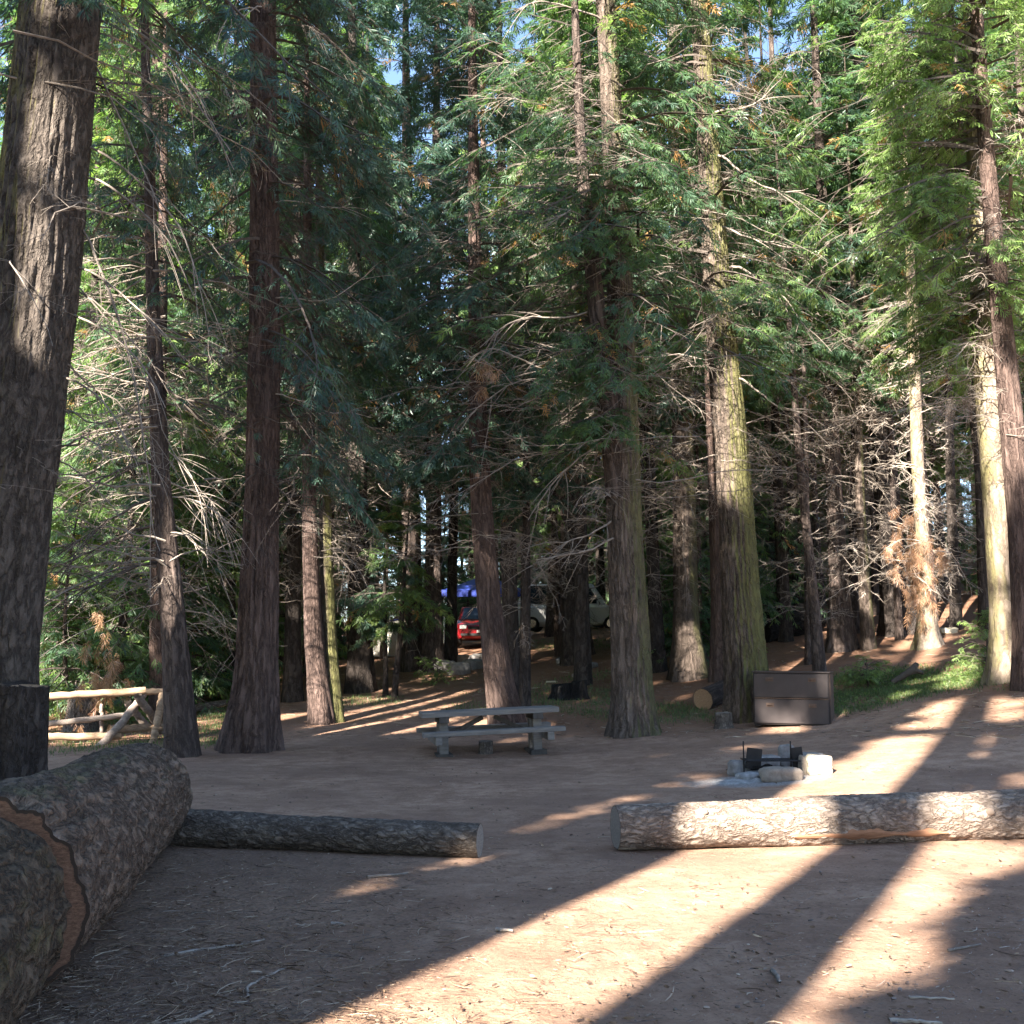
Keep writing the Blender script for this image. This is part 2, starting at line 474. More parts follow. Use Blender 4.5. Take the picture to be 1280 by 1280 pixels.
def ground_mat():
    m, nt, b = new_mat('forest_soil')
    tc = N(nt, "ShaderNodeTexCoord").outputs['Object']
    big = noise_n(nt, tc, 0.6, 5, 0.6)
    mid = noise_n(nt, tc, 4.5, 7, 0.68)
    fin = noise_n(nt, tc, 34, 6, 0.75)
    grit = noise_n(nt, tc, 160, 3, 0.8)
    col = ramp(nt, mid, [(0.30, (0.25, 0.15, 0.10)), (0.64, (0.43, 0.285, 0.20))])
    col = mixc(nt, ramp(nt, big, [(0.40, 0.0), (0.62, 0.75)]), col, (0.22, 0.135, 0.095))
    col = mixc(nt, math_n(nt, 'MULTIPLY', ramp(nt, fin, [(0.5, 0.0), (0.66, 1.0)]), 0.55), col, (0.15, 0.10, 0.075))
    col = mixc(nt, math_n(nt, 'MULTIPLY', ramp(nt, grit, [(0.58, 0.0), (0.72, 1.0)]), 0.5), col, (0.45, 0.36, 0.28))
    drift = math_n(nt, 'MULTIPLY', ramp(nt, noise_n(nt, mapping(nt, tc, (1.2, 0.7, 1)), 1.0, 6, 0.7, 0.6), [(0.50, 0.0), (0.60, 1.0)]), ramp(nt, fin, [(0.36, 0.2), (0.58, 1.0)]))
    col = mixc(nt, math_n(nt, 'MULTIPLY', drift, 0.5), col, (0.16, 0.092, 0.062))
    lit = attr(nt, 'lit').outputs['Fac']
    l2 = math_n(nt, 'MULTIPLY', lit, ramp(nt, fin, [(0.38, 0.15), (0.6, 0.9)]))
    col = mixc(nt, l2, col, (0.145, 0.105, 0.08))
    duff = attr(nt, 'duff').outputs['Fac']
    dc = ramp(nt, fin, [(0.35, (0.12, 0.06, 0.035)), (0.65, (0.27, 0.145, 0.09))])
    df = math_n(nt, 'MULTIPLY', duff, ramp(nt, mid, [(0.3, 0.4), (0.6, 1.0)]))
    col = mixc(nt, df, col, dc)
    ash = attr(nt, 'ash').outputs['Fac']
    ac = ramp(nt, fin, [(0.4, (0.20, 0.185, 0.175)), (0.6, (0.36, 0.345, 0.335))])
    af = ramp(nt, math_n(nt, 'ADD', ash, math_n(nt, 'MULTIPLY', math_n(nt, 'SUBTRACT', mid, 0.5), 0.8)), [(0.3, 0.0), (0.6, 0.9)])
    col = mixc(nt, af, col, ac)
    # dark organic clods in patches
    vor = N(nt, "ShaderNodeTexVoronoi"); vor.inputs['Scale'].default_value = 16
    nt.links.new(tc, vor.inputs['Vector'])
    cl = math_n(nt, 'MULTIPLY', ramp(nt, vor.outputs[0], [(0.18, 1.0), (0.3, 0.0)]), ramp(nt, noise_n(nt, tc, 1.7, 4, 0.6), [(0.56, 0.0), (0.64, 1.0)]))
    col = mixc(nt, math_n(nt, 'MULTIPLY', cl, 0.85), col, (0.07, 0.045, 0.032))
    nt.links.new(col, b.inputs['Base Color'])
    b.inputs['Roughness'].default_value = 0.95
    b.inputs['Specular IOR Level'].default_value = 0.15
    h = math_n(nt, 'ADD', math_n(nt, 'MULTIPLY', mid, 1.0), math_n(nt, 'MULTIPLY', fin, 0.35))
    h = math_n(nt, 'ADD', h, math_n(nt, 'MULTIPLY', grit, 0.10))
    h = math_n(nt, 'ADD', h, math_n(nt, 'MULTIPLY', cl, 0.25))
    bp = N(nt, "ShaderNodeBump"); bp.inputs['Strength'].default_value = 0.9; bp.inputs['Distance'].default_value = 0.05
    nt.links.new(h, bp.inputs['Height']); nt.links.new(bp.outputs[0], b.inputs['Normal'])
    return m


M['ground'] = ground_mat()
tag(link('ground', grid_ground()), kind='structure')

# ------------------------------------------------------------------ sun shafts: cells of the plane across the sun that must stay open
d = np.array(SUN_D)
e1 = np.array([_h.y, -_h.x, 0.0])
e2 = np.cross(e1, d)
CELL = 0.07
UV0 = np.array([-45.0, -25.0]); UVN = (1300, 1000)
SHAFT = np.full(UVN, -1e9, np.float32)


def uvt(P):
    P = np.asarray(P, float)
    return P @ e1, P @ e2, P @ d


def open_points(P, r=0.07):
    u, v, t = uvt(P)
    k = max(0, int(round(r / CELL)))
    iu = ((u - UV0[0]) / CELL).astype(int); iv = ((v - UV0[1]) / CELL).astype(int)
    for a in range(-k, k + 1):
        for b_ in range(-k, k + 1):
            if a * a + b_ * b_ > k * k + 0.5: continue
            x = np.clip(iu + a, 0, UVN[0] - 1); y = np.clip(iv + b_, 0, UVN[1] - 1)
            np.maximum.at(SHAFT, (x, y), t.astype(np.float32))


def in_poly(x, y, poly):
    c = np.zeros(len(x), bool)
    j = len(poly) - 1
    for i in range(len(poly)):
        xi, yi = poly[i]; xj, yj = poly[j]
        if yi != yj:
            c ^= ((yi > y) != (yj > y)) & (x < (xj - xi) * (y - yi) / (yj - yi) + xi)
        j = i
    return c


def px_samples(poly, step):
    xs = [p[0] for p in poly]; ys = [p[1] for p in poly]
    gx, gy = np.meshgrid(np.arange(min(xs), max(xs) + step, step), np.arange(min(ys), max(ys) + step, step))
    gx, gy = gx.ravel().astype(float), gy.ravel().astype(float)
    k = in_poly(gx, gy, poly)
    return gx[k], gy[k]


def open_ground(poly, step=4, r=0.1):
    gx, gy = px_samples(poly, step)
    x, y, hit = pix_ground(gx, gy)
    x, y = x[hit], y[hit]
    open_points(np.stack([x, y, ground(x, y)], 1), r)


def open_plane(poly, Y, step=4, r=0.07):
    gx, gy = px_samples(poly, step)
    P = np.array([at(a, b_, Y) for a, b_ in zip(gx, gy)])
    if len(P): open_points(P, r)


open_ground([(360, 1300), (375, 1280), (545, 1185), (690, 1122), (780, 1100), (830, 1085), (790, 1072), (835, 1052), (1080, 1048), (765, 1280), (750, 1300)], 4, 0.12)
open_ground([(1140, 1050), (1300, 1045), (1290, 1066), (1225, 1095), (1165, 1150), (1150, 1190), (1110, 1235), (1050, 1300), (890, 1300)], 4, 0.12)
open_ground([(960, 1000), (1010, 965), (1060, 945), (1110, 922), (1225, 916), (1235, 930), (1170, 960), (1185, 985), (1100, 998)], 3, 0.12)
open_ground([(618, 1048), (700, 1020), (800, 990), (815, 995), (760, 1012), (690, 1035), (640, 1050)], 3, 0.06)
open_ground([(430, 1118), (470, 1096), (530, 1080), (565, 1078), (560, 1085), (500, 1105), (440, 1120)], 3, 0.06)
open_ground([(1245, 985), (1285, 950), (1300, 985)], 4, 0.1)
open_ground([(1145, 892), (1160, 878), (1245, 868), (1250, 884), (1180, 902)], 3, 0.12)
open_ground([(1120, 912), (1130, 902), (1200, 905), (1190, 914)], 3, 0.07)
open_ground([(1120, 828), (1135, 808), (1175, 808), (1165, 836)], 3, 0.15)
open_ground([(1170, 862), (1190, 832), (1245, 828), (1240, 858)], 3, 0.15)
open_ground([(975, 838), (1000, 825), (1050, 812), (1052, 820), (1010, 842)], 3, 0.12)
open_ground([(1040, 902), (1045, 888), (1078, 888), (1070, 900)], 3, 0.1)
open_ground([(1090, 880), (1120, 866), (1150, 862), (1130, 876)], 3, 0.1)
open_ground([(355, 930), (380, 912), (430, 898), (540, 884), (640, 872), (655, 884), (560, 894), (655, 900), (600, 912), (470, 918)], 3, 0.15)
open_ground([(40, 985), (45, 958), (110, 955), (145, 962), (120, 975)], 3, 0.12)
open_ground([(245, 935), (250, 880), (290, 878), (280, 935)], 4, 0.12)
open_ground([(555, 824), (560, 810), (630, 808), (630, 822)], 3, 0.3)
open_ground([(820, 890), (850, 872), (880, 862), (870, 880)], 3, 0.1)
open_ground([(955, 917), (960, 906), (1012, 906), (1008, 917)], 2, 0.08)
for x0, x1 in ((832, 1040), (1162, 1245)):
    open_plane([(x0, 975), (x1, 968), (x1, 1052), (x0, 1056)], 9.9, 4, 0.08)
    open_plane([(x0, 975), (x1, 960), (x1, 1010), (x0, 1020)], 10.4, 4, 0.08)
open_plane([(562, 1022), (606, 1022), (606, 1066), (555, 1066)], 9.4, 3, 0.05)
open_plane([(1006, 944), (1044, 944), (1044, 972), (1006, 972)], 14.0, 2, 0.06)
open_plane([(962, 900), (965, 878), (985, 866), (1005, 862), (1012, 912), (962, 912)], 20.2, 2, 0.05)
open_plane([(0, 250), (60, 255), (50, 325), (0, 330)], 14.5, 5, 0.1)
open_plane([(20, 0), (90, 0), (80, 55), (10, 60)], 14.5, 5, 0.1)
open_plane([(1215, 425), (1245, 425), (1250, 560), (1222, 560)], 20, 4, 0.12)
open_plane([(1228, 590), (1252, 590), (1262, 850), (1240, 850)], 20, 4, 0.10)
open_plane([(1225, 230), (1245, 230), (1262, 380), (1245, 390)], 19.5, 4, 0.1)
open_plane([(1120, 430), (1160, 430), (1175, 810), (1125, 810)], 28, 5, 0.2)
open_plane([(372, 640), (425, 640), (425, 905), (385, 905)], 24, 4, 0.15)
open_plane([(850, 780), (878, 780), (880, 852), (855, 852)], 28, 3, 0.15)
open_plane([(30, 858), (205, 852), (205, 886), (30, 890)], 21.5, 4, 0.08)
open_plane([(30, 912), (160, 912), (160, 930), (30, 930)], 21.3, 4, 0.06)
open_plane([(180, 510), (210, 510), (212, 620), (186, 620)], 18.5, 4, 0.08)
open_plane([(885, 430), (905, 430), (905, 620), (885, 620)], 27, 4, 0.15)
open_plane([(560, 760), (640, 760), (640, 815), (560, 815)], 41, 4, 0.2)
open_plane([(205, 560), (315, 560), (315, 730), (215, 730)], 21, 6, 0.15)
open_plane([(430, 680), (460, 680), (455, 740), (430, 740)], 36, 4, 0.2)


def shaft_keep(P, margin=0.4):
    """True where a leaf at P does not stand in an open sun shaft"""
    u, v, t = uvt(P)
    iu = np.clip(((u - UV0[0]) / CELL).astype(int), 0, UVN[0] - 1); iv = np.clip(((v - UV0[1]) / CELL).astype(int), 0, UVN[1] - 1)
    return ~(t < SHAFT[iu, iv] - margin)


# ------------------------------------------------------------------ tree geometry
def tubes(P, R, sides=3):
    """P (n,k,3) polylines, R (n,k) radii -> verts, quads"""
    n, k, _ = P.shape
    T = np.gradient(P, axis=1)
    T /= np.linalg.norm(T, axis=2, keepdims=True) + 1e-9
    ref = np.where(np.abs(T[..., 2:3]) > 0.9, np.array([1., 0, 0]), np.array([0, 0, 1.]))
    A = np.cross(T, ref); A /= np.linalg.norm(A, axis=2, keepdims=True) + 1e-9
    B = np.cross(T, A)
    th = np.arange(sides) * 2 * np.pi / sides
    V = P[:, :, None, :] + R[:, :, None, None] * (A[:, :, None, :] * np.cos(th)[None, None, :, None] + B[:, :, None, :] * np.sin(th)[None, None, :, None])
    idx = np.arange(n * k * sides).reshape(n, k, sides)
    nx = np.roll(idx, -1, axis=2)
    f = np.stack([idx[:, :-1], nx[:, :-1], nx[:, 1:], idx[:, 1:]], -1).reshape(-1, 4)
    return V.reshape(-1, 3), f


def unit(v): return v / (np.linalg.norm(v, axis=-1, keepdims=True) + 1e-9)


def fronds(P, D, Nn, S, tint, pairs=3, wide=0.2, rng=RNG):
    """flat sprays: axis D, normal Nn, size S. returns verts, quads, tint per vertex"""
    n = len(P)
    D = unit(D); side = unit(np.cross(D, Nn)); Nn = np.cross(side, D)
    specs = []
    for i in range(pairs):
        b0 = 0.08 + 0.26 * i
        ln = 0.62 - 0.13 * i
        for s in (-1, 1): specs.append((b0, s, 0.72, ln))
    specs.append((0.45, 0, 0, 0.55)); specs.append((0.0, 0, 0, 0.5))
    out = []
    for b0, s, ang, ln in specs:
        ang = ang + rng.normal(0, 0.12, n)
        dd = D * np.cos(ang)[:, None] + side * (s * np.sin(ang))[:, None] + Nn * rng.normal(0, 0.16, n)[:, None] - np.array([0, 0, 0.12])
        L = (S * ln * rng.uniform(0.8, 1.2, n))[:, None]
        base = P + D * (S * b0)[:, None]
        sd = unit(np.cross(dd, Nn + rng.normal(0, 0.25, (n, 3))))
        w = L * wide
        tip = base + dd * L - np.array([0, 0, 0.08]) * L
        mid = base + dd * L * 0.5
        out.append(np.stack([base, mid - sd * w * 0.5, tip, mid + sd * w * 0.5], 1))
    V = np.concatenate(out, 1).reshape(-1, 3)
    f = np.arange(len(V)).reshape(-1, 4)
    tt = np.repeat(tint, len(specs) * 4)
    return V, f, tt


class Spine:
    def __init__(s, P, R):
        s.P = np.asarray(P, float); s.R = np.asarray(R, float)

    def at(s, z):
        x = np.interp(z, s.P[:, 2], s.P[:, 0]); y = np.interp(z, s.P[:, 2], s.P[:, 1])
        return x, y

    def rad(s, z): return np.interp(z, s.P[:, 2], s.R)


def make_crown(sp, z0, z1, Rm, n, rng, droop=0.55, rise=0.25, fs=0.30, sub=9, per=5, az=None, az_w=0.0, tint=0.4, pairs=3, dead=0.02, base_off=None,
               cull=True, K=8, wide=0.2, open_low=0.3):
    """live branches with their sprays, in the tree's local space; base_off is the world position of the local origin"""
    t = rng.uniform(0, 1, n) ** 1.15
    z = z0 + (z1 - z0) * t
    a = rng.uniform(0, 2 * np.pi, n)
    if az is not None:
        a = np.where(rng.uniform(0, 1, n) < az_w, az + rng.normal(0, 0.7, n), a)
    prof = np.clip(open_low + t * 5, 0, 1) * np.clip(1 - t, 0.02, 1) ** 0.75
    L = Rm * prof * rng.uniform(0.6, 1.15, n) + 0.25
    s = np.linspace(0, 1, K)[None, :]
    ax, ay = sp.at(z)
    dirx, diry = np.cos(a), np.sin(a)
    dr = droop * (1 - 0.55 * t) * rng.uniform(0.7, 1.3, n); ri = rise + 0.5 * t ** 2 + rng.normal(0, 0.1, n)
    wob = rng.normal(0, 0.12, n)
    hx = L[:, None] * s; lat = L[:, None] * wob[:, None] * np.sin(s * 3 + rng.uniform(0, 6, n)[:, None])
    zz = L[:, None] * (ri[:, None] * s - dr[:, None] * s ** 2 * 1.6 + 0.55 * dr[:, None] * s ** 4)
    P = np.stack([ax[:, None] + dirx[:, None] * hx - diry[:, None] * lat, ay[:, None] + diry[:, None] * hx + dirx[:, None] * lat, z[:, None] + zz], 2)
    R = (0.008 + 0.011 * L)[:, None] * (1 - 0.8 * s)
    if cull and base_off is not None:
        kk = shaft_keep(P.reshape(-1, 3) + np.asarray(base_off)).reshape(n, K)
        R = np.where(kk, R, R * 0.22)  # limbs thinned where they cross a sun shaft
    TV, TF = tubes(P, R, 3)
    # branchlets
    m = sub
    bi = np.repeat(np.arange(n), m)
    ss = np.tile(np.linspace(0.22, 1.0, m), n) + rng.normal(0, 0.03, n * m)
    ss = np.clip(ss, 0.05, 1)
    fi = ss * (K - 1); i0 = np.clip(fi.astype(int), 0, K - 2); fr = (fi - i0)[:, None]
    Q = P[bi, i0] * (1 - fr) + P[bi, i0 + 1] * fr
    T = unit(P[bi, i0 + 1] - P[bi, i0])
    sgn = np.where(np.arange(n * m) % 2 == 0, 1, -1) * rng.choice([1, 1, 1, -1], n * m)
    sd = unit(np.cross(T, np.array([0, 0, 1.])))
    ang = rng.uniform(0.5, 1.1, n * m) * np.where(ss > 0.93, 0.3, 1)
    SD = unit(T * np.cos(ang)[:, None] + sd * (sgn * np.sin(ang))[:, None] + np.stack([np.zeros(n * m), np.zeros(n * m), -rng.uniform(0.0, 0.55, n * m)], 1))
    SL = (L[bi] * 0.36 * (1.15 - 0.6 * ss) * rng.uniform(0.6, 1.2, n * m) + 0.12)
    q = np.linspace(0, 1, 4)[None, :, None]
    SPn = Q[:, None, :] + SD[:, None, :] * SL[:, None, None] * q - np.array([0, 0, 0.25]) * SL[:, None, None] * q ** 2
    SR = (0.0045 + 0.002 * L[bi])[:, None] * np.linspace(1, 0.4, 4)[None, :]
    # sprays
    k = per
    si = np.repeat(np.arange(n * m), k)
    w = np.tile((np.arange(k) + 0.6) / k, n * m) + rng.normal(0, 0.05, n * m * k)
    w = np.clip(w, 0.05, 1.0)[:, None]
    FP = Q[si] + SD[si] * SL[si][:, None] * w - np.array([0, 0, 0.25]) * SL[si][:, None] * w ** 2
    alt = np.where(np.arange(len(si)) % 2 == 0, 1, -1)
    s2 = unit(np.cross(SD[si], np.array([0, 0, 1.])))
    FD = unit(SD[si] * 0.8 + s2 * (alt * rng.uniform(0.2, 0.9, len(si)))[:, None] + np.stack([rng.normal(0, 0.15, len(si)), rng.normal(0, 0.15, len(si)), -rng.uniform(0.05, 0.75, len(si))], 1))
    FN = unit(np.stack([rng.normal(0, 0.45, len(si)), rng.normal(0, 0.45, len(si)), np.ones(len(si))], 1))
    FS = fs * rng.uniform(0.65, 1.3, len(si)) * (0.75 + 0.35 * np.clip(L[bi][si] / 2.5, 0, 1))
    tb = np.clip(rng.normal(tint, 0.16, n), 0.02, 0.9)
    tn = np.clip(tb[bi][si] + rng.normal(0, 0.14, len(si)), 0, 0.95)
    db = rng.uniform(0, 1, n * m) < dead
    tn = np.where(db[si], rng.uniform(0.966, 1, len(si)), tn)
    if cull and base_off is not None:
        kp = shaft_keep(FP + FD * 0.1 + np.asarray(base_off))  # sprays inside a sun shaft are left out to shape the sun patches
        ks = shaft_keep(SPn[:, 2] + np.asarray(base_off))
        FP, FD, FN, FS, tn = FP[kp], FD[kp], FN[kp], FS[kp], tn[kp]
        SPn, SR = SPn[ks], SR[ks]
    SV, SF = tubes(SPn, SR, 3)
    LV, LF, LT = fronds(FP, FD, FN, FS, tn, pairs, wide, rng)
    V = np.concatenate([LV, TV, SV])
    F1 = LF; F2 = TF + len(LV); F3 = SF + len(LV) + len(TV)
    fm = np.concatenate([np.zeros(len(F1), int), np.ones(len(F2) + len(F3), int)])
    tt = np.concatenate([LT, np.zeros(len(TV) + len(SV))])
    return V, np.concatenate([F1, F2, F3]), fm, tt


def make_dead(sp, z0, z1, L0, n, rng, droop=0.6, az=None, az_w=0.0, subs=11, sub2=3, r0=0.016, curl=0.35):
    """bare dead branches with twigs"""
    K = 9
    z = rng.uniform(z0, z1, n)
    a = rng.uniform(0, 2 * np.pi, n)
    if az is not None: a = np.where(rng.uniform(0, 1, n) < az_w, az + rng.normal(0, 0.5, n), a)
    L = L0 * rng.uniform(0.25, 1.1, n)
    s = np.linspace(0, 1, K)[None, :]
    ax, ay = sp.at(z)
    dx, dy = np.cos(a), np.sin(a)
    ri = rng.normal(0.1, 0.25, n)[:, None]; dr = (droop * rng.uniform(0.4, 1.5, n))[:, None]
    cu = (curl * rng.uniform(-0.2, 1, n))[:, None]
    zz = L[:, None] * (ri * s - dr * s ** 2 + cu * s ** 3.5)
    lat = L[:, None] * rng.normal(0, 0.24, n)[:, None] * np.sin(2.5 * s + rng.uniform(0, 6, n)[:, None])
    P = np.stack([ax[:, None] + dx[:, None] * L[:, None] * s - dy[:, None] * lat, ay[:, None] + dy[:, None] * L[:, None] * s + dx[:, None] * lat, z[:, None] + zz], 2)
    P += rng.normal(0, 0.015, P.shape) * L[:, None, None]
    R = (r0 * 0.85 * (0.45 + 0.45 * L / L0))[:, None] * (1.05 - 0.75 * s)
    Vs, Fs = [], []
    v, f = tubes(P, R, 4); Vs.append(v); Fs.append(f)
    off = len(v)

    def kids(P, L, R, m, frac, rr):
        n, K, _ = P.shape
        bi = np.repeat(np.arange(n), m)
        ss = rng.uniform(0.2, 0.98, n * m); fi = ss * (K - 1); i0 = np.clip(fi.astype(int), 0, K - 2); fr = (fi - i0)[:, None]
        Q = P[bi, i0] * (1 - fr) + P[bi, i0 + 1] * fr
        T = unit(P[bi, i0 + 1] - P[bi, i0])
        sd = unit(np.cross(T, np.array([0, 0, 1.]) + rng.normal(0, 0.3, (n * m, 3))))
        ang = rng.uniform(0.3, 1.3, n * m) * rng.choice([-1, 1], n * m)
        D = unit(T * np.cos(ang)[:, None] + sd * np.sin(ang)[:, None] + rng.normal(0, 0.2, (n * m, 3)))
        LL = L[bi] * frac * (1.15 - 0.7 * ss) * rng.uniform(0.4, 1.2, n * m)
        q = np.linspace(0, 1, 7)[None, :, None]
        bend = unit(rng.normal(0, 1, (n * m, 3)) * np.array([1, 1, 0.6]) + np.array([0, 0, -0.5]))
        C = Q[:, None, :] + D[:, None, :] * LL[:, None, None] * q + bend[:, None, :] * (LL[:, None, None] * rng.uniform(0.15, 0.75, n * m)[:, None, None]) * q ** 2 + rng.normal(0, 0.02, (n * m, 7, 3)) * LL[:, None, None] * q
        rad = np.repeat(R.mean(1), m)[:, None] * rr * np.linspace(1, 0.4, 7)[None, :]
        return C, LL, np.maximum(rad, 0.003)
    C, LL, RR = kids(P, L, R, subs, 0.42, 0.5)
    v, f = tubes(C, RR, 3); Vs.append(v); Fs.append(f + off); off += len(v)
    if sub2:
        C2, L2, R2 = kids(C, LL, RR, sub2, 0.5, 0.65)
        v, f = tubes(C2, R2, 3); Vs.append(v); Fs.append(f + off)
    return np.concatenate(Vs), np.concatenate(Fs)


def trunk_mesh(name, P, R, mat, seg=40, rings=160, ridge=0.06, flare=0.5, flare_h=0.9, rng=RNG, lob=6, end_z=None, vertical=True):
    """tapering trunk along spine P with furrows and a root flare; local space, origin at base"""
    P = np.asarray(P, float); R = np.asarray(R, float)
    zt = P[:, 2]
    # more rings low down
    q = np.linspace(0, 1, rings) ** 1.35
    z = zt[0] - 0.35 + (zt[-1] - zt[0] + 0.35) * q
    x = np.interp(z, zt, P[:, 0]); y = np.interp(z, zt, P[:, 1]); r = np.interp(z, zt, R)
    # soften
    for a_ in (x, y, r):
        a_[1:-1] = (a_[:-2] + a_[1:-1] * 2 + a_[2:]) / 4
    th = np.linspace(0, 2 * np.pi, seg, endpoint=False)
    TH, Z = np.meshgrid(th, z)
    seed = rng.uniform(0, 100)
    lobf = min(10.0, seg / 9.0)
    rr = r[:, None] * np.ones_like(TH)
    C = np.stack([np.cos(TH) * rr, np.sin(TH) * rr, Z], 2)
    n1 = fbm(np.stack([np.cos(TH) * lobf + seed, np.sin(TH) * lobf, Z * 1.1], 2), 4)
    n1 = 1 - 2.6 * np.abs(n1)
    n2 = fbm(np.stack([np.cos(TH) * 1.3 + seed, np.sin(TH) * 1.3, Z * 0.5], 2), 2)
    lobes = np.cos(TH * lob + seed + 0.6 * np.sin(TH * 2)) * 0.5 + 0.5
    fl = flare * np.exp(-(Z - zt[0]) / flare_h) * (0.45 + 0.75 * lobes)
    fl = np.minimum(fl, flare * 1.2)
    rr = rr * (1 + ridge * n1 + 0.06 * n2 + fl)
    V = np.stack([x[:, None] + np.cos(TH) * rr, y[:, None] + np.sin(TH) * rr, Z], 2)
    idx = np.arange(rings * seg).reshape(rings, seg); nx = np.roll(idx, -1, 1)
    f = np.stack([idx[:-1], nx[:-1], nx[1:], idx[1:]], -1).reshape(-1, 4)
    top = idx[-1][None, :]
    return mesh_np(name, V.reshape(-1, 3), [f, top], [mat], {'bk': C.reshape(-1, 3) + seed}, smooth=True)


def spine_from_px(spec, Y, H, base_row=None, lean_y=0.0):
    """spec: [(px,row,width_px)] bottom to top. Returns world base point, local spine points and radii"""
    P = []; R = []
    for px, row, w in spec:
        p = at(px, row, Y); P.append(p); R.append(w * Y / F / 2)
    P = np.array(P); R = np.array(R)
    g = gz(P[0, 0], P[0, 1])
    base = np.array([P[0, 0], P[0, 1], g])
    P = P[np.argsort(P[:, 2])]
    P[0, 2] = g
    L = P - base
    dirv = (L[-1] - L[-3]) / (L[-1, 2] - L[-3, 2])
    if H > L[-1, 2]:
        ext = []
        er = []
        for k in (0.33, 0.66, 1.0):
            zz = L[-1, 2] + (H - L[-1, 2]) * k
            ext.append(L[-1] + dirv * (H - L[-1, 2]) * k * 0.8 * np.array([1, 1, 0]) + np.array([0, 0, zz - L[-1, 2]]))
            er.append(R[-1] * (1 - 0.93 * k))
        L = np.vstack([L, ext]); R = np.concatenate([R, er])
    L[:, 1] += lean_y * L[:, 2]
    return base, L, R


def add_tree(name, label, base, L, R, bark, leafm, rng, crown=None, dead=None, seg=36, rings=150, group=None, flare=0.4, ridge=0.06, flare_h=0.9, twig='twig', cat='tree', lob=6):
    t = thing(name, label, cat, base, group)
    link('trunk', trunk_mesh('trunk', L, R, M[bark], seg, rings, ridge, flare, flare_h, rng, lob), t)
    sp = Spine(L, R)
    if crown:
        cs = crown if isinstance(crown, list) else [crown]
        Vs = []; Fs = []; fm = []; tt = []; o = 0
        for c in cs:
            v, f, m_, t_ = make_crown(sp, rng=rng, base_off=base, **c)
            Vs.append(v); Fs.append(f + o); fm.append(m_); tt.append(t_); o += len(v)
        link('crown', mesh_np('crown', np.concatenate(Vs), np.concatenate(Fs), [M[leafm], M['twig_dark']], {'tint': np.concatenate(tt)}, fmat=np.concatenate(fm)), t)
    if dead:
        ds = dead if isinstance(dead, list) else [dead]
        Vs = []; Fs = []; o = 0
        for c in ds:
            v, f = make_dead(sp, rng=rng, **c); Vs.append(v); Fs.append(f + o); o += len(v)
        link('dead_branches', mesh_np('dead_branches', np.concatenate(Vs), np.concatenate(Fs), [M[twig]]), t)
    return t


G_NEAR = 'tall conifers around the clearing'
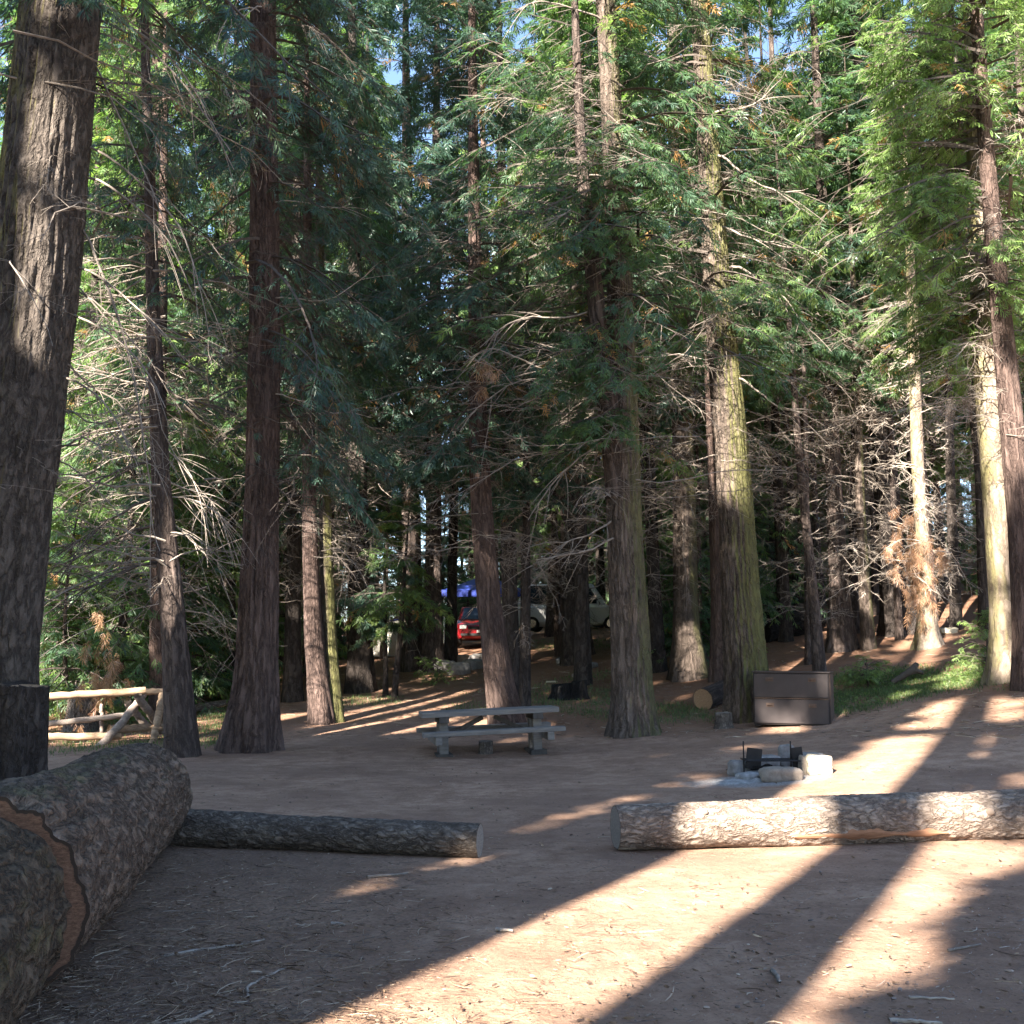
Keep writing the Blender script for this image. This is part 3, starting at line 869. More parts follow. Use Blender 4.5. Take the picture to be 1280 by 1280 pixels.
# ---- trees that stand in the photo --------------------------------------------------
HERO = [
    dict(px='giant', name='conifer_tree', label='huge leaning rough-barked conifer rising at the left edge behind the cut stump', Y=14.8, H=30,
         spec=[(-22, 965, 112), (-15, 800, 108), (12, 600, 106), (38, 400, 105), (57, 200, 103), (77, 0, 98)], bark='bark_giant', leaf='leaf_shaded',
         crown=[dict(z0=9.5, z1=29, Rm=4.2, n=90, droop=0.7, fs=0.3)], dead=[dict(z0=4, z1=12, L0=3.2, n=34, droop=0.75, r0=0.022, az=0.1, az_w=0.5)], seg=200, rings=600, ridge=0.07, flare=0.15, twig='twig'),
    dict(name='cedar_tree', label='straight reddish-brown cedar with flared foot on the left, nearest to the picnic table side path', Y=19.5, H=29,
         spec=[(312, 937, 56), (320, 850, 48), (325, 700, 43), (328, 600, 39), (331, 400, 37), (330, 200, 33), (329, 0, 31)], bark='bark_red', leaf='leaf_shaded',
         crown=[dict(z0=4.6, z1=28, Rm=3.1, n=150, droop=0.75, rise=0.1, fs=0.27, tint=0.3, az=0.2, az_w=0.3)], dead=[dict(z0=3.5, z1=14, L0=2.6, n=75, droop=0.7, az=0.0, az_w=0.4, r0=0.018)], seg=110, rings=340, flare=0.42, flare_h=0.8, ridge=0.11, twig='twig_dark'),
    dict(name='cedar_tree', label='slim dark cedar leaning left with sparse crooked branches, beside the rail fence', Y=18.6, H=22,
         spec=[(228, 945, 36), (218, 800, 30), (208, 680, 25), (201, 600, 22), (197, 500, 20), (192, 400, 17), (188, 250, 14), (182, 80, 11)], bark='bark_brown', leaf='leaf_shaded',
         crown=[dict(z0=6, z1=21, Rm=2.6, n=80, droop=0.6, fs=0.26, tint=0.35)], dead=[dict(z0=2.6, z1=9, L0=2.6, n=60, droop=0.45, az=3.1, az_w=0.5, r0=0.026, subs=12)], seg=48, rings=200, flare=0.25, ridge=0.09),
    dict(name='cedar_tree', label='pale sunlit trunk, left one of the close pair beside the sunny path', Y=24, H=20,
         spec=[(402, 906, 26), (392, 800, 22), (388, 700, 19), (386, 600, 17), (385, 450, 14)], bark='bark_red', leaf='leaf',
         crown=[dict(z0=7, z1=19, Rm=2.2, n=60, fs=0.28)], dead=[dict(z0=3, z1=8, L0=1.8, n=26)], seg=32, rings=120),
    dict(name='cedar_tree', label='mossy sunlit trunk, right one of the close pair beside the sunny path', Y=24.3, H=21,
         spec=[(415, 898, 26), (411, 800, 18), (408, 700, 16), (406, 600, 15), (402, 450, 13)], bark='bark_moss', leaf='leaf_shaded',
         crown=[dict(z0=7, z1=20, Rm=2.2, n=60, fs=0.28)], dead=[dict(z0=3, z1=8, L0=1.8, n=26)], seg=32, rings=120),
    dict(name='cedar_tree', label='brown cedar whose trunk curves to its foot right behind the picnic table', Y=22.5, H=22,
         spec=[(634, 892, 38), (622, 840, 32), (612, 760, 29), (605, 680, 27), (600, 600, 25), (597, 500, 22), (594, 350, 18), (592, 200, 14)], bark='bark_red', leaf='leaf_shaded',
         crown=[dict(z0=5.5, z1=21, Rm=2.8, n=110, fs=0.28, droop=0.6)], dead=[dict(z0=3.5, z1=10, L0=2.8, n=60, droop=0.35)], seg=44, rings=180, flare=0.25),
    dict(name='cedar_tree', label='thin straight dark pole-like conifer just right of the curved trunk behind the table', Y=25, H=13,
         spec=[(656, 884, 14), (657, 800, 12), (658, 700, 10), (658, 600, 8)], bark='bark_dark', leaf='leaf_shaded',
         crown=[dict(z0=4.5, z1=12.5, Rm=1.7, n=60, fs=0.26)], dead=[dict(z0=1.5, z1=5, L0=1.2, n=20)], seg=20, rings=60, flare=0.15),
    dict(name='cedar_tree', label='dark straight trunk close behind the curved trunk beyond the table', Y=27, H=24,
         spec=[(640, 872, 22), (637, 750, 19), (634, 600, 18), (630, 400, 15)], bark='bark_dark', leaf='leaf_shaded',
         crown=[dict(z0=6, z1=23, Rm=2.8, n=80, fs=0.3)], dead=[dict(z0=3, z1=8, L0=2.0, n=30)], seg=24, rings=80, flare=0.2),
    dict(name='cedar_tree', label='broad dark trunk standing alone in the far centre before the parked white van', Y=36, H=30,
         spec=[(720, 822, 38), (717, 740, 32), (715, 650, 29), (712, 500, 26)], bark='bark_brown', leaf='leaf_shaded',
         crown=[dict(z0=7, z1=29, Rm=3.6, n=110, fs=0.36)], dead=[dict(z0=4, z1=9, L0=2.4, n=30)], seg=32, rings=100, flare=0.35),
    dict(name='cedar_tree', label='large forked cedar with furrowed mossy trunk right of the picnic table', Y=20.7, H=29,
         spec=[(793, 922, 50), (790, 850, 45), (785, 750, 43), (780, 650, 41), (777, 560, 41), (779, 480, 31), (773, 300, 30), (765, 150, 26), (757, 0, 23)], bark='bark_moss_light', leaf='leaf',
         crown=[dict(z0=5.6, z1=28, Rm=3.3, n=190, fs=0.27, droop=0.5, tint=0.42, az=3.3, az_w=0.3), dict(z0=9.3, z1=14.5, Rm=2.4, n=24, fs=0.27, droop=0.7, tint=0.35, az=-1.75, az_w=0.9, open_low=0.6)], dead=[dict(z0=4.0, z1=13, L0=3.6, n=85, droop=0.35, az=3.3, az_w=0.45, subs=13)], seg=110, rings=340, flare=0.35, flare_h=0.45, ridge=0.12),
    dict(name='cedar_tree', label='big leaning cedar with bright yellow-green moss down its trunk beside the steel locker', Y=22, H=29,
         spec=[(936, 903, 53), (932, 830, 48), (926, 740, 44), (920, 640, 41), (914, 560, 38), (906, 460, 36), (898, 380, 33), (888, 220, 27), (880, 100, 24), (874, 0, 22)], bark='bark_moss', leaf='leaf',
         crown=[dict(z0=7, z1=28, Rm=3.0, n=105, fs=0.28, droop=0.5, tint=0.5)], dead=[dict(z0=5, z1=15, L0=3.0, n=60, droop=0.45, az=0.0, az_w=0.5)], seg=110, rings=340, flare=0.2, flare_h=0.6, ridge=0.12),
    dict(name='cedar_tree', label='reddish trunk seen directly behind the left side of the moss-green cedar', Y=27, H=26,
         spec=[(902, 868, 24), (900, 760, 22), (896, 620, 20), (891, 480, 19), (888, 350, 17)], bark='bark_red', leaf='leaf',
         crown=[dict(z0=8, z1=25, Rm=2.6, n=70, fs=0.3)], dead=[dict(z0=4, z1=9, L0=1.8, n=30)], seg=28, rings=90),
    dict(name='cedar_tree', label='dark mossy trunk with a sunlit patch at its foot, between the two big mossy cedars', Y=28.5, H=27,
         spec=[(862, 853, 40), (858, 780, 30), (856, 650, 28), (852, 500, 25)], bark='bark_moss_light', leaf='leaf_shaded',
         crown=[dict(z0=7, z1=26, Rm=2.8, n=90, fs=0.32)], dead=[dict(z0=3, z1=9, L0=2.4, n=50)], seg=32, rings=100, flare=0.35),
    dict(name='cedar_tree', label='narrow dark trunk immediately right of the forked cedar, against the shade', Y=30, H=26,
         spec=[(822, 852, 20), (818, 740, 16), (812, 600, 15), (808, 480, 13)], bark='bark_dark', leaf='leaf_shaded',
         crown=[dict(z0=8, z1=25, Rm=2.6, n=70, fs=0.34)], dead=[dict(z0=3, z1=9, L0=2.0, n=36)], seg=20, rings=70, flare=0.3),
    dict(name='cedar_tree', label='slender dark tree with a long leaning stem just behind the steel locker', Y=25, H=15,
         spec=[(1025, 838, 15), (1018, 760, 13), (1008, 660, 11), (998, 560, 9), (990, 450, 7)], bark='bark_brown', leaf='leaf',
         crown=[dict(z0=7, z1=14.5, Rm=1.8, n=36, fs=0.26)], dead=[dict(z0=1.2, z1=8, L0=1.3, n=40, droop=0.2)], seg=20, rings=70, flare=0.2),
    dict(name='cedar_tree', label='straight grey trunk with sunlit foot behind and right of the leaning slender stem', Y=29.5, H=27,
         spec=[(1052, 812, 30), (1048, 720, 22), (1042, 600, 19), (1036, 450, 17)], bark='bark_brown', leaf='leaf',
         crown=[dict(z0=8, z1=26, Rm=2.8, n=90, fs=0.32, tint=0.5)], dead=[dict(z0=2.5, z1=9, L0=2.0, n=40)], seg=28, rings=90, flare=0.4),
    dict(name='cedar_tree', label='dark pole trunk above the charred log, left of the slender leaning stem', Y=32, H=22,
         spec=[(982, 792, 17), (977, 700, 14), (972, 600, 12), (968, 480, 10)], bark='bark_dark', leaf='leaf',
         crown=[dict(z0=6, z1=21, Rm=2.2, n=60, fs=0.3)], dead=[dict(z0=2, z1=7, L0=1.6, n=26)], seg=20, rings=70, flare=0.2),
    dict(name='cedar_tree', label='thin grey lichen-specked trunk between the grey trunk and the wide dark one on the slope', Y=29, H=17,
         spec=[(1086, 815, 17), (1080, 720, 13), (1075, 620, 11), (1072, 500, 9)], bark='bark_moss_light', leaf='leaf',
         crown=[dict(z0=7, z1=16, Rm=1.8, n=40, fs=0.28)], dead=[dict(z0=1.5, z1=8, L0=1.7, n=60, subs=11)], seg=20, rings=70, flare=0.2, twig='twig_pale'),
    dict(name='cedar_tree', label='wide dark trunk with heavy green crown left of the pale sunlit stem', Y=31, H=30,
         spec=[(1127, 800, 40), (1115, 700, 32), (1105, 580, 29), (1096, 440, 26)], bark='bark_dark', leaf='leaf_shaded',
         crown=[dict(z0=7.5, z1=29, Rm=3.3, n=150, fs=0.34, tint=0.45)], dead=[dict(z0=3, z1=9, L0=2.4, n=44)], seg=32, rings=100, flare=0.4),
    dict(name='cedar_tree', label='pale sunlit stem draped with hanging rust-brown dead needles on the slope', Y=27.5, H=16,
         spec=[(1160, 808, 27), (1158, 760, 19), (1152, 660, 16), (1146, 560, 15), (1141, 400, 13)], bark='bark_pale', leaf='leaf_bright',
         crown=[dict(z0=7.5, z1=15.5, Rm=2.0, n=36, fs=0.28)], dead=[dict(z0=1.5, z1=9, L0=1.5, n=70, subs=10)], seg=32, rings=100, flare=0.5, flare_h=0.35, twig='twig_pale'),
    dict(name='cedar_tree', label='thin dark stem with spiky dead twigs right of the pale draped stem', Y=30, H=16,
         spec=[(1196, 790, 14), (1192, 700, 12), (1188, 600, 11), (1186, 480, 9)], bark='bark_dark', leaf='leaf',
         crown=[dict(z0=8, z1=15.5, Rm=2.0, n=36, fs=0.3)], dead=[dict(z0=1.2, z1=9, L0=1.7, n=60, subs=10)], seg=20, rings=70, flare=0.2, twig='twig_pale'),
    dict(name='cedar_tree', label='thick pale lichen-yellow trunk at the right edge, split by a scar at its foot', Y=20.2, H=27,
         spec=[(1261, 850, 46), (1256, 760, 36), (1248, 640, 34), (1238, 520, 33), (1230, 400, 31), (1224, 250, 28), (1218, 80, 24)], bark='bark_pale', leaf='leaf_bright',
         crown=[dict(z0=6.2, z1=26, Rm=3.4, n=150, fs=0.26, droop=0.5, tint=0.6, az=3.4, az_w=0.45)], dead=[dict(z0=4.5, z1=11, L0=2.5, n=60, droop=0.4, az=3.2, az_w=0.4)], seg=64, rings=220, flare=0.3, flare_h=0.3, twig='twig'),
    dict(name='cedar_tree', label='reddish slim trunk at the right edge crossing in front of the pale lichen trunk', Y=19.2, H=25,
         spec=[(1288, 858, 36), (1282, 760, 30), (1274, 640, 28), (1262, 500, 27), (1250, 380, 24), (1238, 250, 20), (1226, 100, 17), (1220, 0, 15)], bark='bark_red', leaf='leaf_bright',
         crown=[dict(z0=6.8, z1=24, Rm=3.2, n=150, fs=0.25, droop=0.5, tint=0.65, az=3.2, az_w=0.4)], dead=[dict(z0=4, z1=11, L0=2.2, n=50, droop=0.4)], seg=56, rings=220, flare=0.25),
    # middle rows on the left and in the centre
    dict(name='cedar_tree', label='stout dark trunk in shade right of the sunlit pair of trunks', Y=31, H=28,
         spec=[(451, 867, 32), (450, 780, 27), (448, 660, 24), (445, 500, 22)], bark='bark_dark', leaf='leaf_shaded',
         crown=[dict(z0=6, z1=27, Rm=3.2, n=110, fs=0.34, tint=0.3)], dead=[dict(z0=2.5, z1=8, L0=2.4, n=44)], seg=32, rings=100, flare=0.3),
    dict(name='cedar_tree', label='grey-brown trunk left of the red car, first of a shaded pair', Y=35, H=29,
         spec=[(517, 835, 28), (515, 760, 24), (514, 650, 22), (511, 480, 20)], bark='bark_brown', leaf='leaf_shaded',
         crown=[dict(z0=6, z1=28, Rm=3.2, n=110, fs=0.36, tint=0.3)], dead=[dict(z0=3, z1=8, L0=2.2, n=30)], seg=28, rings=90, flare=0.3),
    dict(name='cedar_tree', label='grey-brown trunk left of the red car, second of a shaded pair and nearer the car', Y=34.5, H=29,
         spec=[(541, 836, 26), (541, 760, 21), (542, 650, 19), (543, 480, 17)], bark='bark_brown', leaf='leaf_shaded',
         crown=[dict(z0=6.5, z1=28, Rm=3.0, n=100, fs=0.36, tint=0.3)], dead=[dict(z0=3, z1=8, L0=2.2, n=30)], seg=28, rings=90, flare=0.3),
    dict(name='cedar_tree', label='thin dark trunk standing against the left side of the red car', Y=36, H=20,
         spec=[(563, 826, 16), (565, 740, 12), (567, 650, 11), (568, 520, 9)], bark='bark_dark', leaf='leaf_shaded',
         crown=[dict(z0=5.5, z1=19, Rm=2.2, n=70, fs=0.34, tint=0.3)], dead=[dict(z0=3, z1=7, L0=1.4, n=20)], seg=20, rings=60, flare=0.2),
    dict(name='cedar_tree', label='very thin leaning stem in the shade below the green sprig, left of the grey pair', Y=29, H=5.5,
         spec=[(493, 866, 8), (497, 820, 7), (502, 780, 6), (504, 740, 5)], bark='bark_dark', leaf='leaf',
         crown=[dict(z0=1.9, z1=5.2, Rm=1.2, n=30, fs=0.26, tint=0.7)], seg=14, rings=30, flare=0.1),
    dict(name='cedar_tree', label='short stubby-trunked sapling left of the very thin leaning stem', Y=29.5, H=5,
         spec=[(482, 868, 7), (482, 830, 6), (481, 790, 6), (481, 750, 5)], bark='bark_dark', leaf='leaf_shaded',
         crown=[dict(z0=1.8, z1=4.8, Rm=1.1, n=26, fs=0.26, tint=0.5)], seg=14, rings=30, flare=0.1),
    dict(name='cedar_tree', label='dark trunk far left beyond the fence, seen through its rails', Y=33, H=26,
         spec=[(68, 868, 20), (68, 780, 17), (68, 680, 15), (68, 540, 13)], bark='bark_dark', leaf='leaf',
         crown=[dict(z0=5, z1=25, Rm=3.0, n=110, fs=0.34, tint=0.7)], dead=[dict(z0=2, z1=8, L0=2.6, n=50)], seg=24, rings=80, flare=0.3),
    dict(name='cedar_tree', label='dark trunk beyond the fence above its crossed posts', Y=31, H=24,
         spec=[(108, 872, 20), (110, 780, 16), (112, 680, 14), (114, 540, 12)], bark='bark_dark', leaf='leaf',
         crown=[dict(z0=5, z1=23, Rm=3.0, n=120, fs=0.32, tint=0.7)], dead=[dict(z0=2, z1=9, L0=2.8, n=70)], seg=24, rings=80, flare=0.3),
    dict(name='cedar_tree', label='reddish sunlit trunk partly hidden by the slim leaning cedar beside the fence', Y=26, H=24,
         spec=[(200, 900, 24), (198, 800, 20), (197, 680, 18), (200, 540, 16)], bark='bark_red', leaf='leaf',
         crown=[dict(z0=5.5, z1=23, Rm=2.8, n=100, fs=0.3, tint=0.6)], dead=[dict(z0=2, z1=10, L0=2.8, n=80, subs=11)], seg=28, rings=80, flare=0.3, twig='twig_pale'),
    dict(name='cedar_tree', label='dark trunk in the shade between the two left-hand cedars', Y=32, H=26,
         spec=[(283, 868, 24), (284, 780, 20), (285, 680, 18), (287, 540, 16)], bark='bark_dark', leaf='leaf_shaded',
         crown=[dict(z0=4.0, z1=25, Rm=3.0, n=120, fs=0.34, tint=0.5)], dead=[dict(z0=1.5, z1=7, L0=2.6, n=50)], seg=24, rings=80, flare=0.3),
    dict(name='cedar_tree', label='dark trunk just right of the flared red-brown cedar, in deep shade', Y=29, H=26,
         spec=[(366, 872, 22), (366, 780, 19), (367, 680, 17), (368, 540, 15)], bark='bark_dark', leaf='leaf_shaded',
         crown=[dict(z0=5.0, z1=25, Rm=3.0, n=120, fs=0.32, tint=0.3)], dead=[dict(z0=2.5, z1=8, L0=2.4, n=50)], seg=24, rings=80, flare=0.3),
]
hero_obj = []
for i, h in enumerate(HERO):
    rng = np.random.default_rng(100 + i)
    base, L, R = spine_from_px(h['spec'], h['Y'], h['H'])
    if h['Y'] < 25.5 and h['H'] > 10:
        for c_ in h.get('crown', []):
            c_['fs'] = c_['fs'] * 0.84; c_['sub'] = 11; c_['per'] = 6; c_['wide'] = 0.17; c_['n'] = int(c_['n'] * 1.1)
    t = add_tree(h['name'], h['label'], base, L, R, h['bark'], h['leaf'], rng, h.get('crown'), h.get('dead'), h.get('seg', 32), h.get('rings', 100),
                 G_NEAR, h.get('flare', 0.3), h.get('ridge', 0.07), h.get('flare_h', 0.7), h.get('twig', 'twig'), lob=5 + i % 3)
    hero_obj.append((t, base, h))

# fork stem of the big forked cedar
t, base, h = hero_obj[9]
fk = np.array([at(*q) for q in ((770, 600, 20.55), (764, 540, 20.45), (755, 470, 20.4), (747, 400, 20.4), (738, 300, 20.4), (728, 220, 20.4), (722, 100, 20.4), (716, -60, 20.4))]) - base
fr = np.array([0.20, 0.20, 0.185, 0.16, 0.14, 0.11, 0.09, 0.05])
link('fork_stem', trunk_mesh('fork_stem', fk, fr, M['bark_brown'], 32, 120, 0.09, 0.0, 1, np.random.default_rng(5)), t)


root_spine = {}
for (t_, b_, h_) in hero_obj:
    _bb, _L, _R = spine_from_px(h_['spec'], h_['Y'], h_['H'])
    root_spine[t_.name] = (_L, _R)


# pale arching dead limbs of the giant and the cedar next to it
def px_limbs(parent, base, specs, mat, r, rng, name='bare_limb', twigs=5):
    for pl, Y0, Y1 in specs:
        P = np.array([at(a, b_, Y0 + (Y1 - Y0) * k / (len(pl) - 1)) for k, (a, b_) in enumerate(pl)]) - base
        sp_ = Spine(*root_spine[parent.name]); zz0 = P[0, 2]; cx, cy = sp_.at(zz0); P = np.vstack([[cx, cy, zz0 - 0.05], P])
        # resample
        s0 = np.linspace(0, 1, len(P)); s1 = np.linspace(0, 1, 16)
        Q = np.stack([np.interp(s1, s0, P[:, j]) for j in range(3)], 1)
        for _ in range(2): Q[1:-1] = (Q[:-2] + 2 * Q[1:-1] + Q[2:]) / 4
        Q += rng.normal(0, 0.008, Q.shape)
        v, f = tubes(Q[None], (r * (1.05 - 0.8 * s1))[None], 6)
        Vs, Fs, o = [v], [f], len(v)
        for _ in range(twigs):
            i = rng.integers(5, 14); T = unit(Q[i + 1] - Q[i]); D = unit(T + rng.normal(0, 0.45, 3))
            ln = rng.uniform(0.3, 0.9); q = np.linspace(0, 1, 7)[:, None]
            C = Q[i] + D * ln * q + np.array([0, 0, -0.35]) * ln * q ** 2 + T * 0.2 * q ** 2
            v, f = tubes(C[None], (r * 0.35 * np.linspace(1, 0.4, 7))[None], 4)
            Vs.append(v); Fs.append(f + o); o += len(v)
        link(name, mesh_np(name, np.concatenate(Vs), np.concatenate(Fs), [M[mat]], smooth=True), parent)


t, base, h = hero_obj[0]
px_limbs(t, base, [
    ([(120, 3), (165, 35), (205, 62), (240, 105), (268, 160), (292, 212)], 15.0, 14.0),
    ([(115, 20), (170, 45), (210, 80), (245, 125), (270, 165), (290, 190)], 15.0, 13.8),
    ([(100, 92), (130, 98), (160, 112), (185, 132)], 15.0, 14.1),
    ([(105, 178), (150, 205), (195, 245), (225, 280), (245, 335), (262, 420)], 15.0, 13.9),
    ([(98, 216), (140, 232), (175, 262), (200, 285), (225, 325), (246, 380)], 15.0, 14.0),
    ([(88, 328), (125, 345), (160, 375), (190, 402), (225, 445)], 15.0, 13.8),
    ([(78, 386), (110, 400), (150, 425), (190, 470), (205, 510)], 15.0, 13.9),
    ([(50, 462), (85, 472), (120, 490), (150, 530), (178, 600)], 15.0, 13.8),
    ([(110, 60), (150, 150), (185, 225), (215, 300)], 15.0, 14.2),
    ([(95, 260), (125, 330), (160, 430), (185, 560), (188, 668), (200, 690)], 15.0, 14.2),
], 'twig', 0.022, np.random.default_rng(3))
t, base, h = hero_obj[1]
px_limbs(t, base, [
    ([(330, 2), (300, 20), (272, 70), (285, 130), (312, 175), (322, 220)], 19.2, 18.4),
    ([(325, 10), (290, 10), (265, 60), (280, 110), (298, 140)], 19.2, 18.2),
    ([(322, 150), (318, 180), (308, 210), (298, 228)], 19.0, 18.5),
    ([(350, 250), (380, 252), (415, 262), (440, 255)], 19.3, 18.9),
    ([(350, 370), (390, 378), (420, 372), (450, 350), (468, 335)], 19.3, 18.7),
    ([(350, 490), (385, 505), (420, 518), (450, 512)], 19.3, 18.8),
], 'twig_pale', 0.015, np.random.default_rng(4))
t, base, h = hero_obj[2]
px_limbs(t, base, [
    ([(190, 576), (160, 582), (125, 600), (82, 626)], 18.6, 17.6),
    ([(188, 622), (155, 640), (110, 668), (65, 698)], 18.6, 17.8),
    ([(200, 700), (160, 712), (120, 732), (80, 742)], 18.6, 17.7),
    ([(195, 655), (150, 668), (115, 690), (60, 712)], 18.6, 18.9),
    ([(186, 520), (150, 535), (110, 540), (60, 570)], 18.6, 19.0),
    ([(190, 470), (225, 500), (262, 505), (300, 520)], 18.6, 18.2),
], 'twig_dark', 0.034, np.random.default_rng(13), twigs=12)
px_limbs(t, base, [
    ([(210, 620), (245, 625), (275, 640), (300, 708)], 18.7, 18.9),
    ([(212, 650), (240, 676), (262, 700), (304, 706)], 18.7, 19.0),
    ([(205, 560), (232, 580), (250, 620), (262, 690)], 18.7, 18.9),
    ([(208, 600), (230, 612), (258, 616), (285, 660)], 18.7, 19.2),
], 'twig_pale', 0.016, np.random.default_rng(14), twigs=14)
t, base, h = hero_obj[10]
px_limbs(t, base, [
    ([(900, 137), (935, 136), (955, 122), (975, 100)], 21.8, 21.2),
    ([(902, 192), (925, 215), (955, 235), (985, 242), (1010, 236)], 21.8, 21.2),
    ([(905, 282), (940, 300), (985, 310), (1022, 312)], 21.8, 21.0),
    ([(925, 330), (950, 352), (980, 368), (1000, 400), (1015, 425)], 21.8, 21.0),
    ([(925, 470), (955, 495), (975, 512), (1010, 515)], 21.8, 21.2),
], 'twig', 0.03, np.random.default_rng(6))
t, base, h = hero_obj[9]
px_limbs(t, base, [
    ([(760, 425), (725, 455), (690, 480), (655, 470), (600, 500), (575, 540)], 20.5, 19.6),
    ([(760, 545), (720, 575), (685, 610), (660, 650)], 20.5, 19.9),
    ([(765, 650), (740, 668), (715, 676), (690, 680)], 20.5, 19.9),
    ([(745, 480), (700, 470), (650, 450), (610, 430), (580, 455)], 20.5, 19.6),
    ([(745, 385), (705, 400), (665, 395), (635, 402), (600, 435)], 20.5, 19.4),
    ([(770, 670), (735, 690), (700, 695), (670, 700)], 20.5, 19.7),
    ([(745, 20), (700, 5), (670, 0), (640, 20)], 20.5, 19.6),
    ([(745, 218), (720, 222), (690, 212), (660, 200), (640, 190)], 20.5, 19.6),
], 'twig', 0.026, np.random.default_rng(8), twigs=9)

# hanging dead needles on the pale stem and by the fence
def hang_blob(parent, base, centre_px, Y, w, hgt, n, rng, name='dead_foliage'):
    C = at(centre_px[0], centre_px[1], Y) - base
    m = max(4, n // 16)
    st = rng.normal(0, 0.42, (m, 3)) * np.array([w, w, hgt])
    ln = rng.uniform(0.15, 0.75, m) * hgt * 0.6
    i = rng.integers(0, m, n); u_ = rng.uniform(0, 1, n)
    wv = rng.normal(0, 0.12, (m, 3))
    P = C + st[i] + wv[i] * u_[:, None] + rng.normal(0, 0.035, (n, 3)) - np.array([0, 0, 1.]) * (ln[i] * (u_ - 0.5))[:, None]
    D = np.stack([rng.normal(0, 0.35, n), rng.normal(0, 0.35, n), -np.ones(n)], 1)
    Nn = rng.normal(0, 1, (n, 3))
    v, f, tt = fronds(P, D, Nn, rng.uniform(0.10, 0.30, n), rng.uniform(0, 1, n), 3, 0.09, rng)
    link(name, mesh_np(name, v, f, [M['leaf_dead']], {'tint': tt}), parent)


pt, pb, _ = [x for x in hero_obj if 'draped' in x[2]['label']][0]
hang_blob(pt, pb, (1140, 700), 27.2, 0.62, 1.8, 620, np.random.default_rng(21))
hang_blob(pt, pb, (1160, 735), 27.3, 0.45, 1.2, 260, np.random.default_rng(22))
ft, fb, _ = [x for x in hero_obj if 'above its crossed posts' in x[2]['label']][0]
hang_blob(ft, fb, (128, 845), 22.2, 0.55, 1.0, 420, np.random.default_rng(23))
ct, cb, _ = hero_obj[9]
hang_blob(ct, cb, (603, 468), 19.6, 0.14, 0.55, 60, np.random.default_rng(24))
gt, gb, _ = hero_obj[18]
hang_blob(gt, gb, (1065, 420), 29.6, 0.9, 1.2, 260, np.random.default_rng(25))

# ---- background: prototypes copied through the forest --------------------------------
def straight(H, r, rng):
    z = np.linspace(0, H, 9)
    b = rng.normal(0, 0.12, 2)
    P = np.stack([b[0] * np.sin(z / H * 3), b[1] * np.sin(z / H * 2.4), z], 1)
    R = r * (1 - 0.95 * (z / H) ** 0.9) + 0.01
    return P, R


PROTO = []
for k, (H, r, z0, Rm, n, leaf, bark, tn, fs) in enumerate([
    (32, 0.34, 6.5, 3.4, 105, 'leaf', 'bark_brown', 0.6, 0.42), (27, 0.26, 5, 3.0, 105, 'leaf', 'bark_dark', 0.3, 0.40),
    (35, 0.42, 9, 3.8, 110, 'leaf_bright', 'bark_red', 0.5, 0.44), (22, 0.19, 4.5, 2.6, 95, 'leaf_bright', 'bark_brown', 0.4, 0.36), (19, 0.11, 9, 1.6, 46, 'leaf', 'bark_brown', 0.5, 0.34), (24, 0.17, 9.5, 2.0, 70, 'leaf_bright', 'bark_dark', 0.4, 0.36),
]):
    rng = np.random.default_rng(500 + k)
    P, R = straight(H, r, rng)
    t = add_tree('forest_conifer', 'x', (0, 0, 0), P, R, bark, leaf, rng, dict(z0=z0, z1=H * 0.98, Rm=Rm, n=n, fs=fs, sub=9, per=4, tint=tn, pairs=2, wide=0.26, cull=False),
                 dict(z0=1.5, z1=z0 + 4, L0=2.4, n=44, subs=8, sub2=2), 24, 80, None, 0.3)
    PROTO.append((t, H, True))
for k, (H, r, Rm, n, leaf, tn) in enumerate([(8, 0.07, 1.7, 80, 'leaf_shaded', 0.7), (5.5, 0.05, 1.4, 70, 'leaf', 0.6), (11, 0.10, 2.0, 110, 'leaf', 0.45)]):
    rng = np.random.default_rng(540 + k)
    P, R = straight(H, r, rng)
    t = add_tree('young_conifer', 'x', (0, 0, 0), P, R, 'bark_brown', leaf, rng, dict(z0=0.4, z1=H * 0.98, Rm=Rm, n=n, fs=0.30, sub=8, per=4, tint=tn, pairs=3, cull=False, open_low=0.8), None, 12, 40, None, 0.1)
    PROTO.append((t, H, False))


def dup(root):
    r = root.copy(); COL.objects.link(r)
    for ch in [c for c in root.children]:
        c = ch.copy(); COL.objects.link(c); c.parent = r
    return r


LAND = [(-60, 'the left edge'), (205, 'the slim cedar'), (330, 'the flared cedar'), (452, 'the stout trunk'), (610, 'the curved trunk'),
        (785, 'the forked cedar'), (925, 'the mossy cedar'), (1048, 'the grey trunk'), (1155, 'the draped stem'), (1250, 'the lichened trunk'), (1500, 'the right edge')]
placed = [(b_[0], b_[1]) for _, b_, _ in hero_obj]
recs = []
used = [False] * len(PROTO)
prng = random.Random(42)


